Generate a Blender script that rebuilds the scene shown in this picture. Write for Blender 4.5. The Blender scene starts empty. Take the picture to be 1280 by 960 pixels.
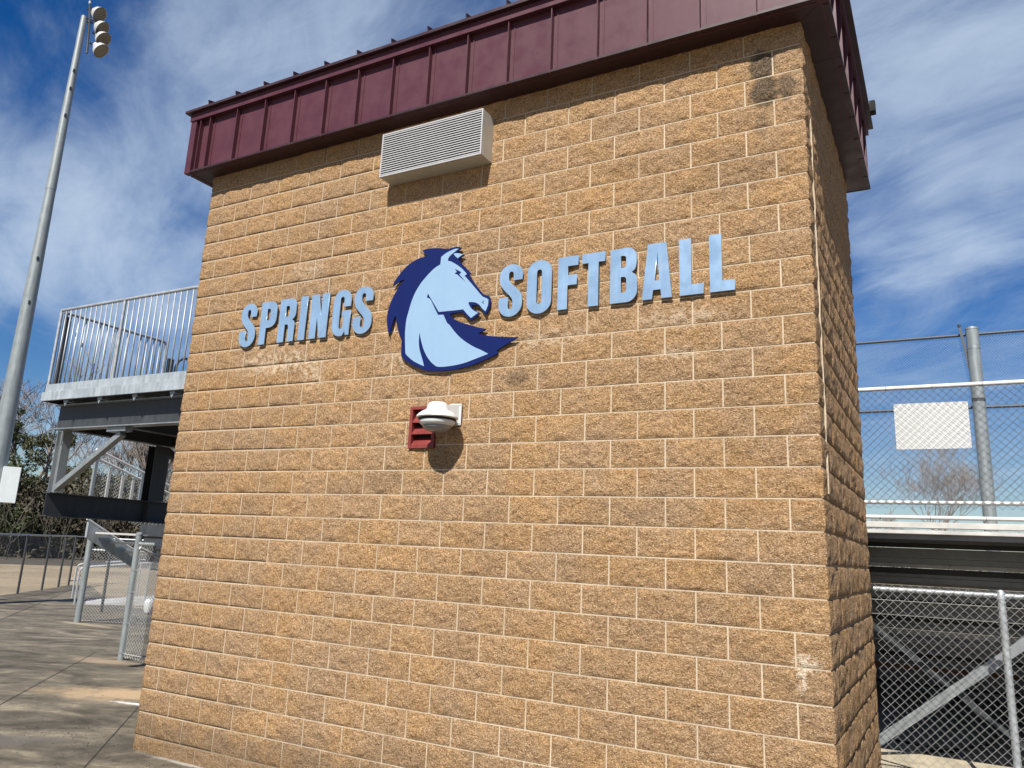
import bpy, bmesh, math, random
from mathutils import Vector, Matrix, noise
import numpy as np

random.seed(7)
SC = bpy.context.scene
COL = SC.collection
# ------------------------------------------------------------------ camera
CAM_O = Vector((6.77502, -5.37957, -0.21689))
F_ = Vector((-0.48566459, 0.84242487, 0.23334574))
R_ = Vector((0.87099173, 0.48900665, 0.04739096))
U_ = Vector((0.0741843, -0.22625832, 0.97123831))
FPX, SX, SY = 990.393, -21.62466, -28.2432
cd = bpy.data.cameras.new("camera")
cam = bpy.data.objects.new("camera", cd)
COL.objects.link(cam)
cam.matrix_world = Matrix(((R_.x, U_.x, -F_.x, CAM_O.x), (R_.y, U_.y, -F_.y, CAM_O.y),
                           (R_.z, U_.z, -F_.z, CAM_O.z), (0, 0, 0, 1)))
cd.sensor_width = 36
cd.lens = FPX / 1280 * 36
cd.shift_x = -SX / 1280
cd.shift_y = SY / 1280
cd.clip_start = .05
cd.clip_end = 3000
SC.camera = cam

# ------------------------------------------------------------------ light
SUN = Vector((0.18, -1.0, 1.08)).normalized()
sd = bpy.data.lights.new("sun", 'SUN')
sd.energy = 5.0
sd.angle = math.radians(.5)
sd.color = (1, .955, .88)
so = bpy.data.objects.new("sun", sd)
COL.objects.link(so)
so.rotation_euler = SUN.to_track_quat('Z', 'Y').to_euler()
SC.view_settings.view_transform = 'Standard'
SC.view_settings.look = 'None'
SC.view_settings.exposure = 0.63
SC.view_settings.gamma = 1.0

# ------------------------------------------------------------------ node helpers
class NT:
    def __init__(s, tree):
        s.t = tree; s.n = tree.nodes; s.l = tree.links
    def new(s, typ, **kw):
        n = s.n.new(typ)
        for k, v in kw.items(): setattr(n, k, v)
        return n
    def link(s, a, b): s.l.new(a, b)
    def set(s, sock, v):
        if hasattr(v, 'is_linked') or isinstance(v, bpy.types.NodeSocket): s.link(v, sock)
        else: sock.default_value = v
    def math(s, op, a, b=0.0, c=0.0, clamp=False):
        n = s.new('ShaderNodeMath', operation=op, use_clamp=clamp)
        s.set(n.inputs[0], a); s.set(n.inputs[1], b); s.set(n.inputs[2], c)
        return n.outputs[0]
    def vmath(s, op, a, b=(0, 0, 0)):
        n = s.new('ShaderNodeVectorMath', operation=op)
        s.set(n.inputs[0], a); s.set(n.inputs[1], b)
        return n
    def noise(s, vec, scale, detail=4, rough=.55, dist=0.0):
        n = s.new('ShaderNodeTexNoise')
        s.link(vec, n.inputs['Vector'])
        n.inputs['Scale'].default_value = scale; n.inputs['Detail'].default_value = detail
        n.inputs['Roughness'].default_value = rough; n.inputs['Distortion'].default_value = dist
        return n.outputs['Fac']
    def vor(s, vec, scale, feature='F1'):
        n = s.new('ShaderNodeTexVoronoi', feature=feature)
        s.link(vec, n.inputs['Vector']); n.inputs['Scale'].default_value = scale
        return n
    def ramp(s, fac, stops):
        n = s.new('ShaderNodeValToRGB')
        e = n.color_ramp.elements
        while len(e) > len(stops): e.remove(e[-1])
        while len(e) < len(stops): e.new(.5)
        for el, (p, c) in zip(e, stops):
            el.position = p
            el.color = (c[0], c[1], c[2], 1) if hasattr(c, '__len__') else (c, c, c, 1)
        s.link(fac, n.inputs[0])
        return n.outputs[0]
    def mix(s, fac, a, b, mode='MIX'):
        n = s.new('ShaderNodeMix', data_type='RGBA', blend_type=mode)
        s.set(n.inputs[0], fac)
        for i, v in ((6, a), (7, b)):
            if isinstance(v, (tuple, list)): n.inputs[i].default_value = (v[0], v[1], v[2], 1)
            else: s.set(n.inputs[i], v)
        return n.outputs[2]
    def mrange(s, v, a, b, c=0.0, d=1.0, smooth=True):
        n = s.new('ShaderNodeMapRange', interpolation_type='SMOOTHSTEP' if smooth else 'LINEAR')
        s.set(n.inputs[0], v)
        for i, x in enumerate((a, b, c, d)): n.inputs[1 + i].default_value = x
        return n.outputs[0]
    def scaled(s, vec, sc):
        return s.vmath('MULTIPLY', vec, sc).outputs[0]

def material(name):
    m = bpy.data.materials.new(name)
    m.use_nodes = True
    t = NT(m.node_tree)
    b = t.n['Principled BSDF']
    return m, t, b

def pos(t): return t.new('ShaderNodeNewGeometry').outputs['Position']
def bump(t, b, h, strength=.5, dist=.01):
    n = t.new('ShaderNodeBump')
    n.inputs['Strength'].default_value = strength; n.inputs['Distance'].default_value = dist
    t.link(h, n.inputs['Height']); t.link(n.outputs[0], b.inputs['Normal'])

def simple(name, col, rough=.6, metal=0.0, var=.12, scale=12, bmp=.0, bscale=200, spec=.5, streak=False):
    m, t, b = material(name)
    P = pos(t)
    f = t.noise(P, scale, 5, .6)
    if streak:
        f2 = t.noise(t.scaled(P, (6, 6, .7)), 3, 4, .6)
        f = t.math('MULTIPLY_ADD', f2, .6, t.math('MULTIPLY', f, .4))
    lo = tuple(c * (1 - var) for c in col); hi = tuple(min(1, c * (1 + var)) for c in col)
    t.link(t.ramp(f, [(.3, lo), (.7, hi)]), b.inputs['Base Color'])
    b.inputs['Metallic'].default_value = metal
    t.link(t.mrange(f, .3, .7, max(0, rough - .08), min(1, rough + .08)), b.inputs['Roughness'])
    b.inputs['Specular IOR Level'].default_value = spec
    if bmp: bump(t, b, t.noise(P, bscale, 3), bmp, .004)
    return m

# ------------------------------------------------------------------ sky
W = bpy.data.worlds.new("World"); SC.world = W; W.use_nodes = True
wt = NT(W.node_tree)
for n in list(wt.n): wt.n.remove(n)
out = wt.new('ShaderNodeOutputWorld')
sky = wt.new('ShaderNodeTexSky', sky_type='NISHITA')
sky.sun_disc = False
sky.sun_elevation = math.asin(SUN.z)
sky.sun_rotation = math.atan2(SUN.x, SUN.y)
sky.altitude = 50; sky.air_density = 1.0; sky.dust_density = .6; sky.ozone_density = 3.0
bg = wt.new('ShaderNodeBackground'); bg.inputs[1].default_value = .060
hsv = wt.new('ShaderNodeHueSaturation'); hsv.inputs['Saturation'].default_value = 1.42
hsv.inputs['Hue'].default_value = .512
wt.link(sky.outputs[0], hsv.inputs['Color']); wt.link(hsv.outputs[0], bg.inputs[0])
D = wt.vmath('NORMALIZE', wt.new('ShaderNodeTexCoord').outputs['Generated']).outputs[0]
sep = wt.new('ShaderNodeSeparateXYZ'); wt.link(D, sep.inputs[0])
Z = sep.outputs[2]
# project on a cloud deck so that streaks foreshorten towards the horizon
zc = wt.math('MAXIMUM', Z, .04)
dk = wt.new('ShaderNodeCombineXYZ')
wt.link(wt.math('DIVIDE', sep.outputs[0], wt.math('ADD', zc, .18)), dk.inputs[0])
wt.link(wt.math('DIVIDE', sep.outputs[1], wt.math('ADD', zc, .18)), dk.inputs[1])
DK = dk.outputs[0]
rotd = wt.new('ShaderNodeVectorRotate', rotation_type='Z_AXIS'); rotd.inputs['Angle'].default_value = math.radians(28)
wt.link(DK, rotd.inputs['Vector'])
st = wt.scaled(rotd.outputs[0], (1.0, 2.1, 1))
wisp = wt.noise(st, 1.7, 10, .60, 1.0)
soft = wt.noise(wt.scaled(rotd.outputs[0], (.8, 1.3, 1)), .9, 5, .5, .2)
fine = wt.noise(st, 5.0, 8, .65, .8)
def blob(d, a_in, a_out, gain):
    dp = wt.vmath('DOT_PRODUCT', D, d).outputs['Value']
    return wt.math('MULTIPLY', wt.mrange(dp, math.cos(math.radians(a_out)), math.cos(math.radians(a_in))), gain)
cov = None
blobs = [((-.838, .467, .275), 1, 11, .50), ((-.794, .516, .322), 1, 9, .25), ((-.84, .422, .339), 0, 8, .35),
         ((-.637, .548, .542), 1, 12, .28), ((-.547, .603, .581), 2, 16, .28), ((-.72, .60, .35), 2, 10, .28),
         ((.03, .856, .517), 3, 15, .60), ((.018, .907, .42), 0, 3.0, .40), ((.10, .84, .54), 4, 20, .15),
         ((-.014, .936, .353), 0, 4, .25), ((.028, .953, .302), 0, 5, .20), ((.05, .93, .36), 0, 5, .12),
         ((-.786, .36, .504), 1, 9, -.15), ((-.862, .472, .18), 2, 4.5, -.9), ((-.003, .918, .396), 0, 4.5, -.3)]
for d, a, b_, g in blobs:
    x = blob(d, a, b_, g)
    cov = x if cov is None else wt.math('ADD', cov, x)
n1 = wt.math('ADD', wt.math('MULTIPLY', wt.math('SUBTRACT', wisp, .5), 2.0), wt.math('MULTIPLY', wt.math('SUBTRACT', soft, .5), .4))
n1 = wt.math('ADD', n1, wt.math('MULTIPLY', wt.math('SUBTRACT', fine, .5), .7))
dens = wt.math('ADD', wt.math('ADD', cov, .14), n1)
dens = wt.mrange(dens, -.25, 1.6, 0, .78)
cbg = wt.new('ShaderNodeBackground'); cbg.inputs[0].default_value = (.68, .82, 1.0, 1); cbg.inputs[1].default_value = .56
mx = wt.new('ShaderNodeMixShader')
wt.link(dens, mx.inputs[0]); wt.link(bg.outputs[0], mx.inputs[1]); wt.link(cbg.outputs[0], mx.inputs[2])
wt.link(mx.outputs[0], out.inputs[0])

# ------------------------------------------------------------------ object helpers
LOC = {}
def props(o, label=None, cat=None, group=None, kind=None):
    if label: o['label'] = label
    if cat: o['category'] = cat
    if group: o['group'] = group
    if kind: o['kind'] = kind
    return o
def thing(name, label, cat, loc=(0, 0, 0), group=None):
    o = bpy.data.objects.new(name, None); COL.objects.link(o)
    o.empty_display_size = .2
    o.location = loc; LOC[o.name] = Vector(loc)
    return props(o, label, cat, group)
def link(name, me, parent=None, origin=None, **kw):
    """me is in world coordinates minus origin"""
    o = bpy.data.objects.new(name, me); COL.objects.link(o)
    org = Vector(origin or (0, 0, 0))
    LOC[o.name] = org
    if parent is not None:
        o.parent = parent; o.location = org - LOC[parent.name]
    else: o.location = org
    return props(o, **kw)

class MB:
    def __init__(s): s.v = []; s.f = []
    def add(s, vs, fs):
        n = len(s.v); s.v.extend([tuple(v) for v in vs]); s.f.extend([tuple(i + n for i in f) for f in fs]); return s
    def box(s, x0, x1, y0, y1, z0, z1):
        return s.add([(x0, y0, z0), (x1, y0, z0), (x1, y1, z0), (x0, y1, z0), (x0, y0, z1), (x1, y0, z1), (x1, y1, z1), (x0, y1, z1)],
                     [(0, 3, 2, 1), (4, 5, 6, 7), (0, 1, 5, 4), (1, 2, 6, 5), (2, 3, 7, 6), (3, 0, 4, 7)])
    def bar(s, a, b, w, h, up=(0, 0, 1)):
        a = Vector(a); b = Vector(b); d = (b - a).normalized(); up = Vector(up)
        sx = d.cross(up)
        if sx.length < 1e-4: sx = d.cross(Vector((1, 0, 0)))
        sx.normalize(); uz = sx.cross(d).normalized()
        vs = []
        for p in (a, b):
            for i, j in ((-1, -1), (1, -1), (1, 1), (-1, 1)): vs.append(p + sx * (i * w / 2) + uz * (j * h / 2))
        return s.add(vs, [(3, 2, 1, 0), (4, 5, 6, 7), (0, 1, 5, 4), (1, 2, 6, 5), (2, 3, 7, 6), (3, 0, 4, 7)])
    def tube(s, pts, r, n=8, cap=True):
        pts = [Vector(p) for p in pts]
        if not hasattr(r, '__len__'): r = [r] * len(pts)
        rings = []; base = len(s.v); prev = None
        for i, p in enumerate(pts):
            d = (pts[min(i + 1, len(pts) - 1)] - pts[max(i - 1, 0)])
            d = d.normalized() if d.length > 1e-9 else Vector((0, 0, 1))
            if prev is None:
                a = d.cross(Vector((0, 0, 1)) if abs(d.z) < .9 else Vector((1, 0, 0))).normalized()
            else:
                a = (prev - d * prev.dot(d))
                a = a.normalized() if a.length > 1e-6 else d.orthogonal().normalized()
            prev = a; b = d.cross(a)
            for k in range(n):
                t = 2 * math.pi * k / n
                s.v.append(tuple(p + (a * math.cos(t) + b * math.sin(t)) * r[i]))
        for i in range(len(pts) - 1):
            for k in range(n):
                k2 = (k + 1) % n
                s.f.append((base + i * n + k, base + i * n + k2, base + (i + 1) * n + k2, base + (i + 1) * n + k))
        if cap:
            s.f.append(tuple(base + k for k in reversed(range(n))))
            s.f.append(tuple(base + (len(pts) - 1) * n + k for k in range(n)))
        return s
    def lathe(s, prof, c=(0, 0, 0), axis=(0, 0, 1), n=24):
        c = Vector(c); q = Vector(axis).normalized().to_track_quat('Z', 'Y')
        base = len(s.v)
        for r, z in prof:
            for k in range(n):
                t = 2 * math.pi * k / n
                s.v.append(tuple(c + q @ Vector((r * math.cos(t), r * math.sin(t), z))))
        for i in range(len(prof) - 1):
            for k in range(n):
                k2 = (k + 1) % n
                s.f.append((base + i * n + k, base + i * n + k2, base + (i + 1) * n + k2, base + (i + 1) * n + k))
        return s
    def mesh(s, name, m, origin=(0, 0, 0), smooth=False):
        me = bpy.data.meshes.new(name)
        o = Vector(origin)
        me.from_pydata([(v[0] - o.x, v[1] - o.y, v[2] - o.z) for v in s.v], [], s.f)
        me.materials.append(m)
        if smooth:
            me.polygons.foreach_set('use_smooth', [True] * len(me.polygons))
        me.update()
        return me
    def build(s, name, m, parent=None, smooth=False, bevel=0, fix=False, **kw):
        c = LOC[parent.name] if parent is not None else Vector(s.v[0]) if 0 else Vector((0, 0, 0))
        if parent is None:
            a = np.array(s.v); c = Vector(((a[:, 0].min() + a[:, 0].max()) / 2, (a[:, 1].min() + a[:, 1].max()) / 2, a[:, 2].min()))
        me = s.mesh(name, m, c, smooth)
        if fix or bevel:
            bm = bmesh.new(); bm.from_mesh(me)
            bmesh.ops.recalc_face_normals(bm, faces=bm.faces)
            if bevel:
                bmesh.ops.bevel(bm, geom=bm.edges[:], offset=bevel, segments=2, affect='EDGES', clamp_overlap=True)
            bm.to_mesh(me); bm.free()
        o = link(name, me, parent, c, **kw)
        if smooth:
            try: me.set_sharp_from_angle(angle=math.radians(40))
            except Exception: pass
        return o

def plate(name, loops, y, thick, m, parent=None, bevel=.0015, origin=None, **kw):
    """flat plate in the x-z plane cut from loops (holes by even-odd), thick along y, front at y"""
    cu = bpy.data.curves.new(name, 'CURVE'); cu.dimensions = '2D'; cu.fill_mode = 'BOTH'
    org = Vector(origin) if origin else (LOC[parent.name] if parent is not None else Vector((0, 0, 0)))
    for lp in loops:
        sp = cu.splines.new('POLY'); sp.points.add(len(lp) - 1)
        for i, (a, b) in enumerate(lp): sp.points[i].co = (a, b, 0, 1)
        sp.use_cyclic_u = True
    cu.extrude = thick / 2 - bevel; cu.bevel_depth = bevel; cu.bevel_resolution = 0; cu.offset = -bevel
    tmp = bpy.data.objects.new('tmp', cu); COL.objects.link(tmp)
    dg = bpy.context.evaluated_depsgraph_get()
    me = bpy.data.meshes.new_from_object(tmp.evaluated_get(dg), depsgraph=dg)
    bpy.data.objects.remove(tmp); bpy.data.curves.remove(cu)
    M = Matrix(((1, 0, 0, -org.x), (0, 0, -1, y + thick / 2 - org.y), (0, 1, 0, -org.z), (0, 0, 0, 1)))
    me.transform(M); me.name = name
    me.materials.clear(); me.materials.append(m)
    return link(name, me, parent, org, **kw)
# ------------------------------------------------------------------ materials
def stain(t, P, x, z, rx, rz, soft=.6, nscale=9, amp=.6):
    """soft irregular spot on the front wall around (x, z)"""
    d = t.vmath('SUBTRACT', P, (x, 0, z)).outputs[0]
    d = t.scaled(d, (1 / rx, 0, 1 / rz))
    L = t.vmath('LENGTH', d).outputs['Value']
    L = t.math('ADD', L, t.math('MULTIPLY', t.math('SUBTRACT', t.noise(P, nscale, 5, .65), .5), amp * 2))
    return t.mrange(L, 1.0, 1.0 - soft, 0, 1)

def block_material(name, side=False):
    m, t, b = material(name)
    P = pos(t)
    oi = t.new('ShaderNodeObjectInfo').outputs['Random']
    g1 = t.noise(P, 75, 5, .72)
    g2 = t.noise(P, 22, 4, .6, .3)
    g0 = t.noise(P, 2.1, 4, .55)
    g = t.math('MULTIPLY_ADD', g1, .82, t.math('MULTIPLY', g2, .18))
    col = t.ramp(g, [(.34, (.14, .076, .030)), (.45, (.315, .183, .083)), (.55, (.45, .275, .131)), (.68, (.61, .415, .23))])
    # per block tone
    tone = t.math('ADD', t.math('MULTIPLY', t.math('SUBTRACT', oi, .5), .11), t.mrange(g0, .3, .7, .90, 1.02))
    col = t.mix(1.0, col, t.new('ShaderNodeCombineXYZ').outputs[0], 'MIX') if 0 else col
    hs = t.new('ShaderNodeHueSaturation'); t.link(col, hs.inputs['Color']); t.link(tone, hs.inputs['Value'])
    t.link(t.mrange(g0, .3, .7, .90, 1.02), hs.inputs['Saturation'])
    col = hs.outputs[0]
    # quartz sparkle and dark grit
    v = t.vor(P, 125)
    hsh = t.new('ShaderNodeSeparateColor'); t.link(v.outputs['Color'], hsh.inputs[0])
    spk = t.math('MULTIPLY', t.mrange(v.outputs['Distance'], .45, .25), t.math('GREATER_THAN', hsh.outputs[0], .86))
    col = t.mix(t.math('MULTIPLY', spk, .75), col, (.80, .68, .52))
    drk = t.math('MULTIPLY', t.mrange(v.outputs['Distance'], .5, .25), t.math('LESS_THAN', hsh.outputs[0], .09))
    col = t.mix(t.math('MULTIPLY', drk, .6), col, (.07, .045, .03))
    sz = t.new('ShaderNodeSeparateXYZ'); t.link(P, sz.inputs[0])
    # weathering: grey-brown patches, darker foot, mould, bloom
    gp = t.mrange(t.noise(t.scaled(P, (1, 1, 1.4)), 1.5, 6, .7, .4), .56, .72)
    gp = t.math('MULTIPLY', gp, t.mrange(g2, .35, .6))
    col = t.mix(t.math('MULTIPLY', gp, .20), col, (.13, .095, .062))
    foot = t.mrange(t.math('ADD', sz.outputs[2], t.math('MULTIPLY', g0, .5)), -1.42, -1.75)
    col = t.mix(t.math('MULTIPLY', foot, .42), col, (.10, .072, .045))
    top = t.mrange(t.math('ADD', sz.outputs[2], t.math('MULTIPLY', g0, -.5)), 3.1, 3.5)
    for (x, z, rx, rz, a) in ((5.82, 3.36, .115, .16, 1.0), (5.825, 3.13, .125, .15, 1.0), (5.80, 2.86, .07, .16, .45), (5.985, 3.13, .07, .12, .8),
                              (3.90, 1.13, .14, .10, .55), (3.20, .45, .20, .2, .35), (2.66, .33, .3, .12, .22), (1.1, -1.62, .5, .10, .3),
                              (5.6, 2.55, .5, .3, .22), (5.75, 1.55, .4, .25, .2), (5.1, 2.75, .7, .12, .2)):
        s_ = t.math('MULTIPLY', stain(t, P, x, z, rx, rz, .42 if a > .7 else .7), t.mrange(g1, .35, .62, 1, .62))
        col = t.mix(t.math('MULTIPLY', s_, a), col, (.050, .042, .032))
    for (x, z, rx, rz, a) in ((5.96, -.79, .12, .08, 1.0), (5.93, -.86, .06, .13, .9), (1.3, 1.45, .75, .17, .62), (1.75, 1.30, .2, .2, .5), (2.72, 1.36, .3, .10, .35), (4.2, 1.42, .5, .10, .4),
                              (5.2, 1.48, .5, .10, .45), (5.2, 1.22, .3, .08, .38), (1.55, 2.35, .3, .12, .35)):
        s_ = t.math('MULTIPLY', stain(t, P, x, z, rx, rz, .8, 14, .7), t.mrange(g2, .42, .56))
        col = t.mix(t.math('MULTIPLY', s_, a), col, (.66, .54, .40))
    t.link(col, b.inputs['Base Color'])
    b.inputs['Roughness'].default_value = .92
    b.inputs['Specular IOR Level'].default_value = .25
    h = t.math('ADD', t.math('MULTIPLY', g1, .7), t.math('MULTIPLY', g2, .9))
    h = t.math('ADD', h, t.math('MULTIPLY', t.mrange(v.outputs['Distance'], 0, .6), -.16))
    bump(t, b, h, 1.0, .027)
    return m

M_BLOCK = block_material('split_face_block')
def mortar_material():
    m, t, b = material('mortar')
    P = pos(t)
    g = t.noise(P, 90, 4, .7); g2 = t.noise(P, 3.2, 5, .6)
    col = t.ramp(t.math('MULTIPLY_ADD', g, .45, t.math('MULTIPLY', g2, .55)), [(.36, (.35, .275, .19)), (.6, (.53, .44, .32))])
    sz = t.new('ShaderNodeSeparateXYZ'); t.link(P, sz.inputs[0])
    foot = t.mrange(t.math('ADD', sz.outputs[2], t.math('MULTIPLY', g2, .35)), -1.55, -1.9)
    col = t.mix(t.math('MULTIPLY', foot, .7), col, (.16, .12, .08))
    t.link(col, b.inputs['Base Color']); b.inputs['Roughness'].default_value = .95
    bump(t, b, g, .6, .004)
    return m
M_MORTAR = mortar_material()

def painted(name, col, rough=.35, dirt=.15, spec=.5, metal=0.0):
    m, t, b = material(name)
    P = pos(t)
    g = t.noise(P, 5, 6, .65); k = t.noise(t.scaled(P, (14, 14, 1.2)), 1.5, 5, .6)
    f = t.math('MULTIPLY_ADD', g, .5, t.math('MULTIPLY', k, .5))
    c = t.mix(t.mrange(f, .4, .7), tuple(x * (1 - dirt) for x in col), tuple(min(1, x * (1 + dirt * .6)) for x in col))
    sp = t.vor(P, 14)
    hh = t.new('ShaderNodeSeparateColor'); t.link(sp.outputs['Color'], hh.inputs[0])
    sk = t.math('MULTIPLY', t.mrange(sp.outputs['Distance'], .05, .02), t.math('GREATER_THAN', hh.outputs[1], .95))
    c = t.mix(t.math('MULTIPLY', sk, .35), c, tuple(min(1, x * .6 + .25) for x in col))
    t.link(c, b.inputs['Base Color'])
    t.link(t.mrange(g, .3, .7, rough - .06, rough + .12), b.inputs['Roughness'])
    b.inputs['Specular IOR Level'].default_value = spec; b.inputs['Metallic'].default_value = metal
    bump(t, b, t.noise(P, 3.2, 2), .12, .02)
    return m
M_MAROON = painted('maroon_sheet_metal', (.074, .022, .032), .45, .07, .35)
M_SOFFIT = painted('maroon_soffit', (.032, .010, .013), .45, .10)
M_RED = painted('red_louver_paint', (.20, .030, .025), .5, .2)
M_BEIGE = painted('beige_enamel', (.43, .41, .355), .4, .08)
M_SLAT = painted('pale_louver_enamel', (.42, .415, .42), .4, .06)
M_WHITE = painted('white_plastic', (.58, .59, .58), .3, .04)
M_NAVY = painted('navy_paint', (.004, .012, .085), .7, .08, .12)
M_SKYBL = painted('light_blue_paint', (.225, .345, .485), .42, .02)
M_LETTER = painted('light_blue_letter_metal', (.235, .36, .51), .30, .10, .7, .25)
M_DARK = simple('dark_void', (.012, .012, .013), .9)
M_GALV = simple('galvanised_steel', (.29, .31, .32), .45, .55, .18, 14, streak=True)
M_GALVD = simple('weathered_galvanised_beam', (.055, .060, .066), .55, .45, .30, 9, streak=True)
M_GALVL = simple('pale_galvanised_deck', (.36, .40, .42), .5, .35, .30, 7, streak=True)
M_BAL = simple('galvanised_rail', (.35, .37, .385), .5, .4, .15, 12)
M_WIRE = simple('chain_link_wire', (.52, .53, .52), .5, .35, .12, 30)
M_WIRED = simple('chain_link_wire_far', (.20, .21, .22), .6, .3, .12, 30)
M_WIREG = simple('chain_link_wire_guard', (.17, .17, .165), .5, .5, .12, 30)
M_ALU = simple('mill_aluminium', (.50, .49, .46), .5, .25, .12, 6)
M_ALUB = simple('white_aluminium_rail', (.60, .59, .57), .45, .1, .08, 6)
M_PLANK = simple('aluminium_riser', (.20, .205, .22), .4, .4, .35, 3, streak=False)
M_PLANKL = simple('painted_bounce_plank', (.42, .44, .48), .35, .4, .3, 5)  # pale copy of the plank metal, paints bounce light on it
M_STRIPE_CABLE = simple('shade_stripe_and_cable', (.03, .031, .034), .4, .4, .3, 5)  # dark copy paints the shade stripes between planks; also colours the cables
M_RUST = simple('rusty_angle', (.24, .12, .07), .8, .1, .35, 9)
M_SIGN = simple('blank_white_board', (.66, .67, .67), .5, 0, .03, 4)
M_POLE = simple('galvanised_pole', (.22, .245, .25), .5, .25, .22, 5, streak=True)
M_LENS = simple('lamp_glass', (.11, .10, .085), .25, .0, .25, 3)
M_REFL = simple('lamp_housing', (.50, .51, .50), .4, .2, .08, 5)
M_SMOKE = simple('smoked_dome', (.20, .21, .22), .12, .0, .15, 9)
M_BARK = simple('grey_bark', (.15, .125, .105), .9, 0, .35, 3)
M_TWIG = simple('bare_twigs', (.22, .19, .17), .9, 0, .25, 1.5)
def leaf_material(name, dark, light):
    m, t, b = material(name)
    P = pos(t)
    c = t.ramp(t.noise(P, 1.3, 5, .7), [(.3, dark), (.55, light), (.75, tuple(x * 1.35 for x in light))])
    t.link(c, b.inputs['Base Color']); b.inputs['Roughness'].default_value = .7
    b.inputs['Specular IOR Level'].default_value = .2
    return m
M_CEDAR = leaf_material('cedar_foliage', (.018, .026, .012), (.05, .062, .028))
M_OAK = leaf_material('olive_foliage', (.030, .034, .016), (.085, .085, .042))
M_BRUSH = leaf_material('brown_brush', (.05, .043, .030), (.13, .11, .080))

def ground_material():
    m, t, b = material('stained_concrete')
    P = pos(t)
    r = t.new('ShaderNodeVectorRotate', rotation_type='Z_AXIS'); r.inputs['Angle'].default_value = math.radians(-27)
    t.link(P, r.inputs['Vector']); Q = t.scaled(r.outputs[0], (.65, 1.35, 1))
    a = t.noise(Q, 1.1, 9, .70, .9); f = t.noise(P, 3.5, 10, .78, .4); g = t.noise(P, 70, 4, .7)
    col = t.ramp(a, [(.32, (.050, .043, .032)), (.45, (.100, .086, .064)), (.55, (.155, .134, .100)), (.66, (.27, .228, .165))])
    col = t.mix(.8, col, t.ramp(f, [(.32, (.45, .45, .45)), (.68, (1.45, 1.42, 1.35))]), 'MULTIPLY')
    col = t.mix(.35, col, t.ramp(g, [(.3, (.6, .6, .6)), (.7, (1.2, 1.2, 1.2))]), 'MULTIPLY')
    def spot(x, y, rx, ry, ang, c, amt, soft=.5, ns=2.2, amp=.45):
        nonlocal col
        d = t.vmath('SUBTRACT', P, (x, y, -2.16)).outputs[0]
        rr = t.new('ShaderNodeVectorRotate', rotation_type='Z_AXIS'); rr.inputs['Angle'].default_value = math.radians(-ang)
        t.link(d, rr.inputs['Vector'])
        L = t.vmath('LENGTH', t.scaled(rr.outputs[0], (1 / rx, 1 / ry, 0))).outputs['Value']
        L = t.math('ADD', L, t.math('MULTIPLY', t.math('SUBTRACT', t.noise(P, ns, 6, .7), .5), 2 * amp))
        col = t.mix(t.math('MULTIPLY', t.mrange(L, 1, 1 - soft), amt), col, c)
    spot(-2.2, 1.7, 1.6, .6, 28, (.42, .30, .18), .95, .8, 3.5, .75)
    spot(-1.75, 1.33, .42, .08, 12, (.75, .74, .70), .95, .9, 14, .9)
    spot(.85, -.04, .95, .05, 0, (.50, .46, .40), .6, .9, 9, .9)
    spot(-4.9, 3.1, .8, .3, 10, (.42, .31, .20), .45, .6, 3)
    spot(-9.7, 6.0, 1.2, .2, 0, (.42, .33, .23), .5, .6, 3)
    spot(-4.5, .7, .5, .2, 35, (.36, .31, .25), .7, .6, 4)
    spot(-1.2, -.6, .8, .3, 40, (.11, .10, .09), .6, .6, 4)
    t.link(col, b.inputs['Base Color']); b.inputs['Roughness'].default_value = .8
    b.inputs['Specular IOR Level'].default_value = .35
    bump(t, b, t.math('ADD', g, t.math('MULTIPLY', f, 2)), .35, .006)
    return m
M_CONC = ground_material()
def field_material():
    m, t, b = material('winter_field')
    P = pos(t)
    a = t.noise(t.scaled(P, (1, 1, 1)), .25, 7, .7); f = t.noise(P, 9, 6, .7)
    col = t.ramp(a, [(.3, (.17, .138, .092)), (.5, (.30, .24, .16)), (.7, (.40, .32, .215))])
    col = t.mix(.6, col, t.ramp(f, [(.3, (.5, .5, .5)), (.7, (1.3, 1.25, 1.15))]), 'MULTIPLY')
    t.link(col, b.inputs['Base Color']); b.inputs['Roughness'].default_value = .95
    bump(t, b, f, .5, .03)
    return m
M_FIELD = field_material()
M_DIRT = simple('pale_dirt', (.40, .345, .25), .95, 0, .3, 4, .4, 60)
M_JOINT = simple('sealant_joint', (.03, .027, .024), .9)
M_LITTER_SHADE = simple('leaf_litter_shade', (.075, .062, .045), .95, 0, .35, 2)  # dark tone for the painted treeline shade and for loose scraps
# ------------------------------------------------------------------ ground
GZ = -2.16
def sheet(name, pts, z, m, kind='structure', **kw):
    mb = MB(); mb.add([(x, y, z) for x, y in pts], [tuple(range(len(pts)))])
    return mb.build(name, m, kind=kind, **kw)
sheet('ground', [(-900, -900), (900, -900), (900, 1500), (-900, 1500)], GZ - .03, M_FIELD)
sheet('pavement', [(-14.5, -14), (14, -14), (14, 9.5), (-13.5, 9.5), (-21.1, 13.9), (-21.9, 13.6), (-18.5, 9.6), (-16.35, 6.6), (-14.4, 3.6)], GZ, M_CONC)
def joint(a, b, w=.010):
    a = Vector((a[0], a[1], GZ + .004)); b = Vector((b[0], b[1], GZ + .004))
    mb = MB(); d = (b - a).normalized(); s = Vector((-d.y, d.x, 0)) * w / 2
    mb.add([a - s, b - s, b + s, a + s], [(0, 1, 2, 3)])
    mb.build('pavement_joint', M_JOINT, kind='structure')
sheet('dirt_pad', [(6.3, 2.9), (30, 2.9), (30, 10.5), (3.5, 10.5), (3.5, 2.9)], GZ + .006, M_DIRT)
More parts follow.
